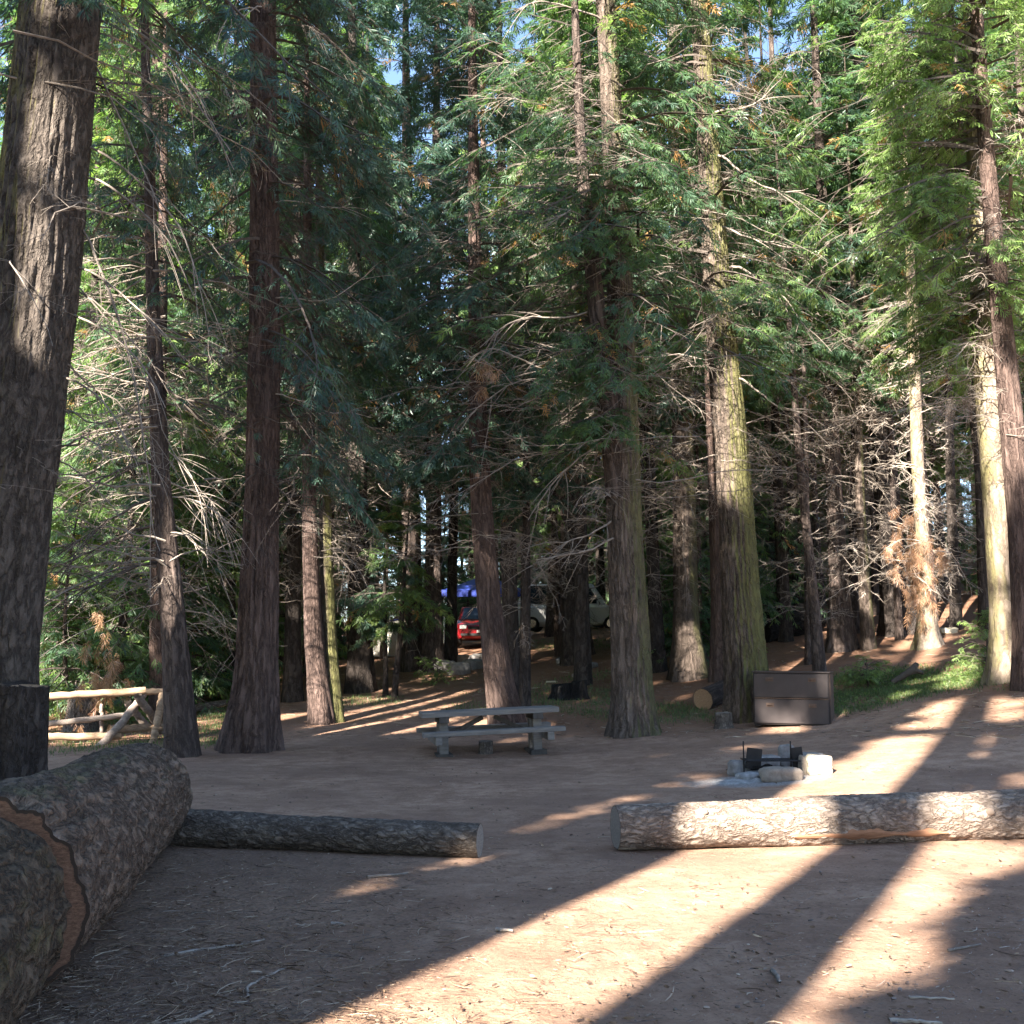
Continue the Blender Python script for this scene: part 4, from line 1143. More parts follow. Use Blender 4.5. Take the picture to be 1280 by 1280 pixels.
def try_place(k, Y, px, smin=2.2, scale=1.0):
    x = (px - 640) / F * Y
    for (a, b_) in placed:
        if (a - x) ** 2 + (b_ - Y) ** 2 < smin ** 2: return False
    # keep the sight line to the parked vehicles and the road
    if Y < 47 and abs(px - 592) < 62: return False
    if k >= 6 and Y < 58 and 425 < px < 800: return False
    if k < 6 and Y < 64 and (abs(px - 545) < 58 or abs(px - 938) < 30): return False
    if k < 6 and Y < 90 and (abs(px - 548) < 42 or abs(px - 936) < 20 or abs(px - 212) < 16): return False
    if Y < 46 and 728 < px < 782: return False
    placed.append((x, Y))
    root, H, tall = PROTO[k]
    t = root if not used[k] else dup(root)
    used[k] = True
    t.location = (x, Y, gz(x, Y) - 0.05)
    t.rotation_euler = (prng.uniform(-0.03, 0.03), prng.uniform(-0.03, 0.03), prng.uniform(0, 6.28))
    t.scale = (scale,) * 3
    recs.append((t, px, Y, tall))
    return True


for Ylo, Yhi, cnt, kinds, pxr in ((27, 40, 26, (4, 5), (640, 1270)), (28, 42, 10, (4, 5), (250, 560)), (34, 44, 18, (0, 1, 2, 3), (-60, 1340)), (44, 60, 44, (0, 1, 2, 3), (-60, 1340)), (60, 88, 56, (0, 1, 2), (-40, 1320)),
                                  (28, 40, 16, (6, 7, 8), (-40, 1320)), (40, 58, 30, (6, 7, 8), (-40, 1320)), (60, 95, 60, (6, 8), (-20, 1300))):
    c = 0; tries = 0
    while c < cnt and tries < 2000:
        tries += 1
        Y = prng.uniform(Ylo, Yhi); px = prng.uniform(*pxr)
        k = prng.choice(kinds)
        if k >= 6 and Y < 40 and 1000 < px < 1230: continue
        if try_place(k, Y, px, 2.0 if k < 4 else 1.2, prng.uniform(0.8, 1.2)): c += 1
# understory that fills the view left of the flared cedar and behind the forked one
for k, Y, px in ((8, 27, 150), (7, 25.5, 95), (6, 28, 30), (7, 29, 245), (8, 30, 215), (8, 33, 940), (6, 36, 1010), (7, 34, 1240)):
    try_place(k, Y, px, 0.8, prng.uniform(0.9, 1.15))
for j in range(11):
    try_place((6, 8)[j % 2], 82 + (j * 5) % 12, 552 + j * 24, 0.5, 1.5)
ORD = ['first', 'second', 'third', 'fourth', 'fifth', 'sixth', 'seventh', 'eighth', 'ninth', 'tenth', 'eleventh', 'twelfth', 'thirteenth', 'fourteenth', 'fifteenth', 'sixteenth']
buck = {}
for t, px, Y, tall in recs:
    for j in range(len(LAND) - 1):
        if LAND[j][0] <= px < LAND[j + 1][0]: break
    cls = 'nearer' if Y < 44 else 'distant' if Y < 60 else 'farthest'
    buck.setdefault((j, cls, tall), []).append((px, t))
for (j, cls, tall), lst in buck.items():
    lst.sort(key=lambda q: q[0])
    for i, (px, t) in enumerate(lst):
        kindw = 'tall conifer' if tall else 'young conifer'
        t['label'] = f"{ORD[i]} {cls} {kindw} from the left between {LAND[j][1]} and {LAND[j + 1][1]}"
        t['category'] = 'tree'
        t['group'] = ('tall conifers deeper in the forest' if tall else 'young conifers between the trunks')

# ---- unseen trees beside and behind the viewer, placed and pruned to shade the clearing -----------------------
def lane(c, y): return c + 0.521 * (y - 10)


SHADE = [  # c, y, radius, height, crown bottom, crown radius, n
    (0.93, -5.0, 0.60, 30, 5.0, 3.2, 170), (3.26, -7.0, 0.41, 33, 8.0, 2.8, 150), (-1.25, -9.0, 0.55, 31, 4.0, 3.3, 190), (-3.6, -6.0, 0.5, 32, 3.5, 3.4, 200),
    (6.4, -9.5, 0.35, 27, 4.5, 3.0, 150), (9.0, -7.0, 0.35, 24, 3.5, 3.0, 130), (-6.3, -9.0, 0.45, 34, 3.5, 3.6, 190), (-9.2, -4.0, 0.45, 35, 4.0, 3.6, 190),
    (-12.6, 0.0, 0.45, 34, 5.0, 3.4, 160), (0.75, -14, 0.4, 33, 5.0, 3.4, 150), (-2.4, -14.5, 0.4, 35, 6, 3.5, 150), (-8.0, -13, 0.4, 36, 6, 3.6, 150),
    (5.2, -15.5, 0.4, 30, 8, 3.2, 110), (-16.0, 4.0, 0.4, 30, 6, 3.2, 120), (-5.0, -17, 0.4, 36, 8, 3.5, 140), (-10.6, 3.0, 0.4, 33, 5, 3.0, 150)]
SL = ['behind the viewer']
for i, (c, y, r, H, z0, Rm, n) in enumerate(SHADE):
    rng = np.random.default_rng(900 + i)
    x = lane(c, y)
    P, R = straight(H, r, rng)
    R = r * (1 - 0.93 * (P[:, 2] / H) ** 2.4)
    P[:, :2] *= 0.2
    b = (x, y, gz(x, y) - 0.05)
    side = ['nearest', 'next', 'third', 'fourth', 'fifth', 'sixth', 'seventh', 'eighth', 'ninth', 'tenth', 'eleventh', 'twelfth', 'thirteenth', 'fourteenth', 'fifteenth', 'sixteenth'][i]
    add_tree('cedar_tree', f'{side} dense unseen cedar set behind the viewer to shade the clearing', b, P, R, 'bark_brown', 'leaf', rng,
             dict(z0=z0, z1=H * 0.98, Rm=Rm, n=n, fs=0.48, sub=9, per=5, tint=0.45, pairs=2, wide=0.42), None, 32, 80, 'unseen shade cedars behind the viewer', 0.12)
# ------------------------------------------------------------------ logs
def log_mesh(name, A, B, ra, rb, mat, seg=90, rings=200, ridge=0.05, big=0.05, sag=0.0, rng=RNG, lump=5.0, trim=0.0):
    """bark surface of a log from A to B (local coordinates of the thing). Also returns end frames"""
    A = np.asarray(A, float); B = np.asarray(B, float)
    ax = unit(B - A); up = np.array([0, 0, 1.]); s = unit(np.cross(ax, up)); u = np.cross(s, ax)
    Ln = np.linalg.norm(B - A)
    q = np.linspace(0, 1, rings); th = np.linspace(0, 2 * np.pi, seg, endpoint=False)
    TH, Q = np.meshgrid(th, q)
    seed = rng.uniform(0, 50)
    r = ra + (rb - ra) * Q
    C = np.stack([np.cos(TH) * r, np.sin(TH) * r, Q * Ln], 2)
    n1 = 1 - 2 * np.abs(fbm(C * np.array([lump * 1.6, lump * 1.6, lump * 0.7]) + seed, 4))
    n2 = fbm(C * 1.1 + seed, 2)
    n3 = fbm(C * 22 + seed, 3)
    r2 = r * (1 + big * n2 + ridge * n1 + ridge * 0.35 * n3)
    V = A + ax * (Q * Ln)[..., None] + s * (np.cos(TH) * r2)[..., None] + u * (np.sin(TH) * r2)[..., None]
    V[..., 2] -= sag * (4 * Q * (1 - Q))
    idx = np.arange(rings * seg).reshape(rings, seg); nx = np.roll(idx, -1, 1)
    f = np.stack([idx[:-1], idx[1:], nx[1:], nx[:-1]], -1).reshape(-1, 4)
    me = mesh_np(name, V.reshape(-1, 3), f, [mat], {'bk': C.reshape(-1, 3) + seed}, smooth=True)
    return me, V[0], V[-1], s, u


def disc(name, ring, mat, inset=0.97, dome=0.0, n=12, ax=np.array([0, 0, 1.])):
    c = ring.mean(0); seg = len(ring)
    ks = np.linspace(1, 0, n, endpoint=False)
    V = [c + (ring - c) * (k * inset + (1 - inset) * (k == 1) * 1.0) + ax * (dome * (1 - k * k)) for k in ks]
    V = np.concatenate(V + [np.array([c + ax * dome])])
    loc = V - c
    # flat ring coordinates for the growth rings
    n0 = unit(np.cross(ring[0] - c, ring[seg // 4] - c)); a = unit(ring[0] - c); b_ = np.cross(n0, a)
    bk = np.stack([loc @ a, loc @ b_, np.zeros(len(V))], 1)
    idx = np.arange(n * seg).reshape(n, seg); nx = np.roll(idx, -1, 1)
    f = np.stack([idx[:-1], nx[:-1], nx[1:], idx[1:]], -1).reshape(-1, 4)
    tri = np.stack([idx[-1], nx[-1], np.full(seg, n * seg)], 1)
    rim = np.concatenate([np.repeat(ks, seg), [0.0]])
    return mesh_np(name, V, [f, tri], [mat], {'bk': bk, 'rim': rim}, smooth=False)


def make_log(label, A, B, ra, rb, bark, cutA='cut_grey', cutB='cut_grey', name='fallen_log', cat='log', group=None, **kw):
    A = np.array(A, float); B = np.array(B, float)
    o = A.copy()
    t = thing(name, label, cat, o, group)
    me, r0, r1, s, u = log_mesh('bark', A - o, B - o, ra, rb, M[bark], **kw)
    link('bark', me, t)
    ax = unit(B - A)
    link('cut_end', disc('cut_end', r0, M[cutA], ax=-ax), t)
    link('cut_end', disc('cut_end', r1, M[cutB], ax=ax), t)
    return t


# large log, left foreground
make_log('massive rough-barked log at left, fresh red saw cut on its near end', (-2.60, 5.45, 0.44), (-3.36, 10.1, 0.42), 0.50, 0.455, 'bark_big_log', 'cut_red', 'cut_grey',
         ridge=0.075, big=0.10, rng=np.random.default_rng(31), seg=180, rings=420)
make_log('short mossy log section in the bottom left corner, sawn off the massive log', (-2.03, 2.6, 0.38), (-2.57, 5.28, 0.43), 0.48, 0.475, 'bark_moss_log', 'cut_red', 'cut_red',
         ridge=0.07, big=0.05, rng=np.random.default_rng(32), seg=160, rings=240)
make_log('long thin grey log reaching right from the massive log, sawn end at its right', (-7.0, 10.9, 0.19), (-0.27, 9.55, 0.125), 0.20, 0.135, 'bark_log', 'cut_grey', 'cut_grey',
         ridge=0.07, big=0.10, rng=np.random.default_rng(33), seg=90, rings=500, lump=8)
lg = make_log('long sun-lightened log across the right foreground, half sunlit, with a bare orange scar', (0.90, 9.85, 0.185), (6.9, 10.75, 0.245), 0.185, 0.255, 'bark_log_pale', 'cut_grey', 'cut_grey',
              ridge=0.06, big=0.11, rng=np.random.default_rng(34), seg=110, rings=600, lump=8)
# the bare scar, a shallow shell of stripped wood on the log's near underside
def scar(parent, x0, x1, a0, a1, Aw, Bw, ra, rb, mat, seed):
    A = np.array(Aw); B = np.array(Bw); ax = unit(B - A); s = unit(np.cross(ax, [0, 0, 1.])); u = np.cross(s, ax); Ln = np.linalg.norm(B - A)
    nq, nt_ = 60, 12
    q = np.linspace(x0, x1, nq); vv = np.linspace(-1, 1, nt_)
    Q, Vv = np.meshgrid(q, vv, indexing='ij')
    w = np.sin((Q - x0) / (x1 - x0) * np.pi) ** 0.35
    nn = fbm(np.stack([Q * 4 + seed, Vv * 0 + seed, Q * 0], 2), 3)
    ang = (a0 + a1) / 2 + Vv * (a1 - a0) / 2 * w * (0.8 + 1.1 * nn)
    r = (ra + (rb - ra) * Q / Ln) * (1.085 - 0.07 * Vv ** 2) + 0.004 * fbm(np.stack([Q * 3, Vv * 4, Q * 0], 2), 3)
    P = A + ax * Q[..., None] + s * (np.cos(ang) * r)[..., None] + u * (np.sin(ang) * r)[..., None] - np.array(parent.location)
    idx = np.arange(nq * nt_).reshape(nq, nt_)
    f = np.stack([idx[:-1, :-1], idx[1:, :-1], idx[1:, 1:], idx[:-1, 1:]], -1).reshape(-1, 4)
    o = link('bare_scar', mesh_np('bare_scar', P.reshape(-1, 3), f, [M[mat]], smooth=True), parent)
    o['label'] = 'strip of bare orange wood where the bark is gone'


scar(lg, 1.55, 3.0, -0.75, -0.2, (0.90, 9.85, 0.185), (6.9, 10.75, 0.245), 0.185, 0.255, 'scar', 1.0)
scar(lg, 3.75, 4.2, -0.75, -0.35, (0.90, 9.85, 0.185), (6.9, 10.75, 0.245), 0.185, 0.255, 'scar', 9.0)


def stubs(parent, A, B, ra, rb, specs, mat):
    """broken branch stubs: (distance along, angle, length, radius)"""
    A = np.array(A); B = np.array(B); ax = unit(B - A); s_ = unit(np.cross(ax, [0, 0, 1.])); u = np.cross(s_, ax); Ln = np.linalg.norm(B - A)
    for q, an, ln, r in specs:
        R = ra + (rb - ra) * q / Ln
        dr = s_ * math.cos(an) + u * math.sin(an)
        p = A + ax * q - np.array(parent.location)
        v, f = tubes(np.array([[p + dr * R * 0.7, p + dr * (R + ln * 0.35) + ax * 0.01, p + dr * (R + ln * 0.8) + ax * 0.03, p + dr * (R + ln) + ax * 0.035]]), np.array([[r * 2.0, r * 1.2, r, r * 0.35]]), 9)
        link('branch_stub', mesh_np('branch_stub', v, f, [M[mat]], smooth=True), parent)


stubs(lg, (0.90, 9.85, 0.185), (6.9, 10.75, 0.245), 0.185, 0.255, [(0.75, 0.7, 0.03, 0.022), (2.6, 0.9, 0.025, 0.028), (4.6, 0.6, 0.03, 0.025), (3.4, 0.3, 0.03, 0.03)], 'bark_log_pale')


def P3(px, py, Y): return tuple(at(px, py, Y))


def on_ground(px, Y, dz=0.0):
    x = (px - 640) / F * Y / (CP - 0 * SP)
    # solve x for the column with the terrain height's own row
    for _ in range(3):
        g = gz(x, Y)
        u = ((g - CAMZ) / Y * CP - SP) / (CP + (g - CAMZ) / Y * SP)
        x = (px - 640) / F * (1 / (1)) * Y * (1.0 / (CP - u * SP)) ** 1
    return np.array([x, Y, gz(x, Y) + dz])


a = on_ground(879, 23.4); b = on_ground(925, 24.6)
make_log('short cut log with a round tan end, lying behind the foot of the moss-green cedar', (a[0], a[1], a[2] + 0.2), (b[0], b[1], b[2] + 0.22), 0.23, 0.22, 'bark_brown', 'cut_tan', 'cut_tan', rings=60, rng=np.random.default_rng(41))
a = on_ground(950, 32.2); b = on_ground(1020, 33)
make_log('big charred black log lying on the slope behind the steel locker', (a[0], a[1], a[2] + 0.42), (b[0], b[1], b[2] + 0.42), 0.48, 0.44, 'char', 'char', 'char', rings=90, rng=np.random.default_rng(42), ridge=0.12)
a = on_ground(610, 31); b = on_ground(545, 33)
a = on_ground(240, 27); b = on_ground(300, 29)
make_log('thin bare log on the grass between the two left-hand cedars', (a[0], a[1], a[2] + 0.1), (b[0], b[1], b[2] + 0.1), 0.09, 0.07, 'bark_log_pale', 'cut_tan', 'cut_tan', rings=60, rng=np.random.default_rng(43))
a = on_ground(905, 31); b = on_ground(870, 33)
make_log('grey fallen branch log propped in the shade between the mossy cedars', (a[0], a[1], a[2] + 0.12), (b[0], b[1], b[2] + 0.5), 0.1, 0.06, 'bark_brown', rings=50, rng=np.random.default_rng(44))


# stumps ----------------------------------------------------------------
def stump(label, x, y, r, H, bark, cut, rng, flare=0.25, tilt=0.1, seg=90, rings=90, name='tree_stump', lean=0.0):
    z = gz(x, y)
    t = thing(name, label, 'stump', (x, y, z - 0.02))
    zz = np.linspace(0, H, 8)
    P = np.stack([lean * zz, zz * 0, zz], 1); R = r * (1 - 0.08 * zz / H)
    me = trunk_mesh('bark', P, R, M[bark], seg, rings, 0.09, flare, H * 0.3, rng, 5)
    # slope and roughen the cut
    n = len(me.vertices); co = np.empty(n * 3, np.float32); me.vertices.foreach_get('co', co); co = co.reshape(-1, 3)
    k = np.clip(co[:, 2] / H, 0, 1) ** 6
    co[:, 2] += k * (tilt * co[:, 0] + 0.09 * fbm(co * 4 + 3, 3))
    me.vertices.foreach_set('co', co.ravel())
    link('bark', me, t)
    ring = co[-seg:].astype(float)
    link('cut_top', disc('cut_top', ring, M[cut], dome=0.015, ax=np.array([0, 0, 1.])), t)
    return t


g = at(-2, 985, 13.7)
stump('tall dark cut stump at the left edge beside the massive log, its top sawn flat', g[0] + 0.03, 13.9, 0.39, 1.3, 'bark_dark', 'cut_tan', np.random.default_rng(51), flare=0.2, tilt=-0.06, seg=120, rings=160, lean=0.02)
g = on_ground(103, 24.0)
stump('low weathered stump on the grass behind the rail fence', g[0], g[1], 0.33, 0.75, 'bark_log', 'cut_grey', np.random.default_rng(52), flare=0.3)
g = on_ground(607, 19.2)
stump('small round wood block standing on the soil under the picnic table', g[0], g[1], 0.125, 0.2, 'bark_log', 'cut_grey', np.random.default_rng(53), flare=0.05, tilt=0.0, seg=40, rings=20, name='wood_block')
g = on_ground(706, 26.5)
stump('squat charred black stump in the grass behind the picnic table, left of its burnt twin', g[0], g[1], 0.30, 0.34, 'char', 'char', np.random.default_rng(54), flare=0.4, seg=40, rings=30)
g = on_ground(724, 26.3)
stump('narrower charred black stump right of the squat burnt one', g[0], g[1], 0.18, 0.42, 'char', 'char', np.random.default_rng(55), flare=0.4, seg=40, rings=30)
g = on_ground(905, 21.0)
stump('rounded weathered grey stump butt in front of the moss-green cedar foot', g[0], g[1], 0.16, 0.26, 'bark_log', 'cut_grey', np.random.default_rng(56), flare=0.25, seg=40, rings=30)


# ------------------------------------------------------------------ solid helpers
def box_v(x0, x1, y0, y1, z0, z1): return np.array([(x, y, z) for z in (z0, z1) for y in (y0, y1) for x in (x0, x1)], float)


BF = np.array([(0, 2, 3, 1), (4, 5, 7, 6), (0, 1, 5, 4), (2, 6, 7, 3), (0, 4, 6, 2), (1, 3, 7, 5)])


class MB:
    def __init__(s): s.V = []; s.F = []; s.n = 0

    def add(s, v, f):
        s.V.append(np.asarray(v, float)); s.F.append(np.asarray(f) + s.n); s.n += len(v); return s

    def box(s, x0, x1, y0, y1, z0, z1, mtx=None):
        v = box_v(min(x0, x1), max(x0, x1), min(y0, y1), max(y0, y1), min(z0, z1), max(z0, z1))
        if mtx is not None: v = v @ np.array(mtx.to_3x3()).T + np.array(mtx.translation)
        return s.add(v, BF)

    def bar(s, a, b, w, h):
        """rectangular bar from a to b, w across, h high"""
        a = np.array(a, float); b = np.array(b, float); ax = unit(b - a)
        up = np.array([0, 0, 1.]) if abs(ax[2]) < 0.95 else np.array([0, 1., 0])
        sd = unit(np.cross(ax, up)); u = np.cross(sd, ax)
        v = np.array([p + sd * i * w / 2 + u * j * h / 2 for p in (a, b) for j in (-1, 1) for i in (-1, 1)])
        return s.add(v, BF)

    def tube(s, P, r, sides=12, cap=True):
        P = np.array(P, float); r = np.full(len(P), r) if np.isscalar(r) else np.array(r)
        v, f = tubes(P[None], r[None], sides)
        s.add(v, f)
        return s

    def build(s, name, mat, parent, bevel=0.0, smooth=False, seg=2):
        fs = {}
        for f in s.F:
            fs.setdefault(f.shape[1], []).append(f)
        me = mesh_np(name, np.concatenate(s.V), [np.concatenate(v) for v in fs.values()], [mat], smooth=smooth)
        o = link(name, me, parent)
        if bevel:
            b = o.modifiers.new('bevel', 'BEVEL'); b.width = bevel; b.segments = seg; b.limit_method = 'ANGLE'
        return o


# ------------------------------------------------------------------ picnic table
pc = on_ground(612, 19.2)
tb = thing('picnic_table', 'weathered grey picnic table with two benches standing on bare soil', 'picnic table', pc, rot=(0, math.radians(-2.2), math.radians(9)))
LX = 1.17
for k in range(4):
    y0 = -0.39 + k * 0.197
    MB().box(-LX, LX, y0, y0 + 0.188, 0.665, 0.752).build('top_board', M['table'], tb, 0.008)
for s in (-1, 1):
    MB().box(-LX - 0.02, LX + 0.02, s * 0.66 - 0.14, s * 0.66 + 0.14, 0.37, 0.445).build('bench_seat', M['table'], tb, 0.008)
for s in (-1, 1):
    x = s * 0.80
    for q in (-1, 1):
        MB().box(x - 0.075, x + 0.075, q * 0.20 - 0.07, q * 0.20 + 0.07, 0.0, 0.56).build('leg', M['table'], tb, 0.01)
    MB().box(x - 0.085, x + 0.085, -0.40, 0.40, 0.562, 0.662).build('top_bearer', M['table_dark'], tb, 0.008)
    MB().box(x + s * 0.078, x + s * 0.19, -0.80, 0.80, 0.235, 0.367).build('bench_bearer', M['table'], tb, 0.008)
    MB().box(x - 0.14, x + 0.14, -0.34, 0.34, -0.08, 0.05).build('foot', M['table_dark'], tb, 0.01)
    MB().bar((x - s * 0.09, 0, 0.33), (s * 0.10, 0, 0.62), 0.09, 0.075).build('brace', M['table_dark'], tb, 0.005)

# ------------------------------------------------------------------ steel food locker
bc = on_ground(990, 20.35)
yaw = math.radians(-21)
bx = thing('food_locker', 'dark brown steel food storage locker with two drop doors beside the moss-green cedar', 'locker', bc, rot=(0, math.radians(0.5), yaw))
W, D_, Hh = 0.68, 0.72, 1.0
body = MB().box(-W, W, 0, D_, 0.03, Hh - 0.03).build('body', M['box_dark'], bx, 0.006)
MB().box(-W - 0.02, W + 0.02, -0.035, D_ + 0.02, Hh - 0.028, Hh).build('lid', M['box_paint'], bx, 0.004)
MB().box(-W + 0.0, -W + 0.011, -0.02, -0.003, 0.03, Hh - 0.03).build('frame_strip', M['box_dark'], bx)
MB().box(W + 0.002, W + 0.012, 0.02, D_ - 0.02, 0.05, Hh - 0.04).build('side_plate', M['box_rust'], bx, 0.002)['label'] = 'rust-stained side plate'
for z0, z1 in ((0.060, 0.488), (0.532, 0.950)):
    dr = MB().box(-W + 0.02, W - 0.02, -0.034, -0.004, z0, z1).build('door', M['box_paint'], bx, 0.004)
    for s in (-1, 1):
        zc = z1 - 0.10
        m_ = MB()
        m_.tube([(s * 0.38 - 0.05, -0.04, zc), (s * 0.38 - 0.05, -0.07, zc), (s * 0.38 + 0.05, -0.07, zc), (s * 0.38 + 0.05, -0.04, zc)], 0.008, 8)
        m_.box(s * 0.38 - 0.07, s * 0.38 + 0.07, -0.043, -0.036, zc - 0.035, zc + 0.035)
        m_.build('latch', M['box_rust'], dr)
MB().box(-W + 0.012, W - 0.012, -0.046, -0.004, 0.502, 0.518).build('mid_rail', M['box_rust'], bx, 0.003)
for s in (-1, 1):
    MB().box(s * W - s * 0.01, s * W - s * 0.12, 0.02, D_ - 0.02, 0.0, 0.028).build('skid', M['iron'], bx)


# ------------------------------------------------------------------ rocks
def rock_mesh(name, sx, sy, sz, mat, rng, blocky=0.5, lat=20, lon=32):
    ph = np.linspace(-np.pi / 2, np.pi / 2, lat); th = np.linspace(0, 2 * np.pi, lon, endpoint=False)
    PH, TH = np.meshgrid(ph, th, indexing='ij')
    v = np.stack([np.cos(PH) * np.cos(TH), np.cos(PH) * np.sin(TH), np.sin(PH)], 2)
    p = 2 + 5 * blocky
    nr = (np.abs(v) ** p).sum(2) ** (1 / p)
    v = v / nr[..., None]
    sd = rng.uniform(0, 60)
    v = v * (1 + 0.16 * fbm(v * 1.3 + sd, 3) + 0.05 * fbm(v * 5 + sd, 2))[..., None]
    v = v * np.array([sx, sy, sz])
    idx = np.arange(lat * lon).reshape(lat, lon); nx = np.roll(idx, -1, 1)
    f = np.stack([idx[:-1], nx[:-1], nx[1:], idx[1:]], -1).reshape(-1, 4)
    return mesh_np(name, v.reshape(-1, 3), f, [M[mat]], smooth=blocky < 0.6)


def rock(label, px, Y, sx, sy, sz, mat, seed, blocky=0.4, sink=0.3, rz=0.0, group=None, name='rock', dy=0, dz=0.0):
    p = on_ground(px, Y)
    o = link(name, rock_mesh(name, sx, sy, sz, mat, np.random.default_rng(seed), blocky))
    o.location = (p[0], p[1] + dy, p[2] + sz * (1 - sink) + dz); o.rotation_euler = (0, 0, rz)
    tag(o, label, 'rock', group)
    return o


GF = 'stones of the fire ring'
rock('long flat brown stone at the front of the fire ring', 977, 14.15, 0.27, 0.12, 0.10, 'stone_brown', 61, 0.45, 0.35, 0.05, GF)
rock('big square pale sunlit block at the right of the fire ring', 1024, 14.45, 0.165, 0.12, 0.125, 'stone_pale', 62, 0.95, 0.12, -0.1, GF)
rock('dark grey stone at the left of the fire ring beside the iron plate', 924, 14.9, 0.15, 0.13, 0.12, 'stone', 63, 0.3, 0.35, 0.3, GF)
rock('small ash-covered stone at the front left corner of the fire ring', 936, 14.35, 0.16, 0.11, 0.06, 'ash', 64, 0.3, 0.35, 0.3, GF)
rock('broad pale grey stone at the back of the fire ring between the plates', 958, 15.35, 0.19, 0.12, 0.10, 'stone', 65, 0.5, 0.3, 0.1, GF)
rock('tilted slab at the back of the fire ring left of the right plate', 984, 15.4, 0.11, 0.06, 0.16, 'stone', 66, 0.6, 0.2, 0.2, GF)
rock('grey wedge stone at the back right of the fire ring', 1010, 15.3, 0.22, 0.12, 0.10, 'stone', 67, 0.4, 0.3, -0.3, GF)
rock('low grey stone at the back left corner of the fire ring', 932, 15.2, 0.2, 0.12, 0.08, 'stone', 69, 0.3, 0.3, 0.2, GF)
rock('reddish stone between the pale block and the right iron plate', 1005, 14.6, 0.05, 0.12, 0.13, 'stone_brown', 68, 0.6, 0.25, 0.0, GF)
# ash heap, stuff
ac = on_ground(965, 14.75)


def mound(name, c, rx, ry, h, mat, seed, n=60):
    rr = np.linspace(0, 1, 24); th = np.linspace(0, 2 * np.pi, n, endpoint=False)
    R_, T_ = np.meshgrid(rr, th, indexing='ij')
    x = c[0] + np.cos(T_) * R_ * rx; y = c[1] + np.sin(T_) * R_ * ry
    z = ground(x, y) + h * (1 - R_ ** 1.5) + 0.035 * fbm(np.stack([x * 9, y * 9, x * 0 + seed], 2), 4) * (R_ < 0.99) - 0.02 * (R_ > 0.9)
    idx = np.arange(24 * n).reshape(24, n); nx = np.roll(idx, -1, 1)
    f = np.stack([idx[:-1], idx[1:], nx[1:], nx[:-1]], -1).reshape(-1, 4)
    return link(name, mesh_np(name, np.stack([x, y, z], 2).reshape(-1, 3), f, [M[mat]], smooth=True))


tag(mound('ash_heap', ac, 0.52, 0.42, 0.06, 'ash', 3), 'grey and white ash lying inside the fire ring', 'ash', kind='stuff')
tag(mound('ash_spill', on_ground(935, 14.3), 0.55, 0.28, 0.035, 'ash', 7), 'pale ash spilled on the soil left of the fire ring', 'ash', kind='stuff')
# grate
gr = thing('fire_grate', 'black iron fire grate with two upright side plates over the ash', 'fire grate', ac)
for px, sgn in ((940, -1), (999, 1)):
    q = at(px, 945, 14.75) - ac
    MB().box(q[0] - 0.10 * (1 if sgn < 0 else 0.75), q[0] + 0.10 * (1 if sgn < 0 else 0.75), -0.012, 0.012, 0.04, 0.31, Matrix.Rotation(-0.12 * sgn, 4, 'Y')).build('side_plate', M['iron'], gr, 0.003)
    q2 = at(px - 10, 945, 14.75) - ac
    MB().tube([(q2[0], 0.02, 0.0), (q2[0], 0.02, 0.43)], 0.010, 8).build('upright_rod', M['iron'], gr)
m_ = MB()
for k in range(9):
    y = -0.20 + k * 0.05
    m_.tube([(-0.36, y, 0.19), (0.36, y, 0.19)], 0.007, 6)
m_.tube([(-0.36, -0.21, 0.19), (-0.36, 0.21, 0.19)], 0.01, 6); m_.tube([(0.36, -0.21, 0.19), (0.36, 0.21, 0.19)], 0.01, 6)
m_.build('grill', M['iron'], gr)
rg = np.random.default_rng(77)
for k in range(6):
    a0 = rg.uniform(0, 3.1); c = ac + np.array([rg.uniform(-0.2, 0.25), rg.uniform(-0.2, 0.15), 0.07 + rg.uniform(0, 0.03)])
    dv = np.array([math.cos(a0), math.sin(a0), rg.uniform(-0.15, 0.15)]) * rg.uniform(0.07, 0.15)
    o = MB().tube([c - dv - c, -dv * 0.3, dv * 0.4, c + dv - c], [0.012, 0.03, 0.026, 0.01], 7).build('charcoal', M['char'], None)
    o.location = tuple(c)
    tag(o, 'burnt black piece of wood lying in the ash of the fire ring', 'charcoal', 'charcoal pieces in the fire ring')

GS = 'scattered stones by the far road'
for k, (px, Y, sx, sy, sz, lab) in enumerate([
    (576, 36.2, 0.42, 0.3, 0.16, 'orange-brown flat rock just below the red car'), (600, 35.8, 0.36, 0.3, 0.18, 'grey rock below the right headlight of the red car'),
    (556, 34.0, 0.40, 0.3, 0.20, 'broad grey rock at the left end of the rock row'), (574, 33.2, 0.34, 0.28, 0.20, 'pale flat-topped rock nearest in the rock row'),
    (590, 34.2, 0.30, 0.28, 0.18, 'dark rock in the middle of the rock row'), (617, 34.5, 0.30, 0.3, 0.18, 'rock at the right end of the row against the curved trunk'),
    (706, 33.5, 0.26, 0.2, 0.13, 'mossy rock left below the broad far trunk'), (737, 32.2, 0.2, 0.2, 0.1, 'low rock right below the broad far trunk'),
    (724, 30.5, 0.34, 0.18, 0.07, 'flat root-like rock in front of the broad far trunk'), (690, 29.8, 0.15, 0.08, 0.03, 'small pale flat stone on the duff in the centre')]):
    rock(lab, px, Y, sx, sy, sz, ['stone_brown', 'stone', 'stone', 'stone', 'stone', 'stone', 'stone', 'stone', 'stone_brown', 'stone_pale'][k], 120 + k, 0.4, 0.35, k, GS)
rock('small pale stone on the lit soil under the foot of the pale stem', 1185, 29.5, 0.25, 0.2, 0.1, 'stone_pale', 140, 0.3, 0.4)

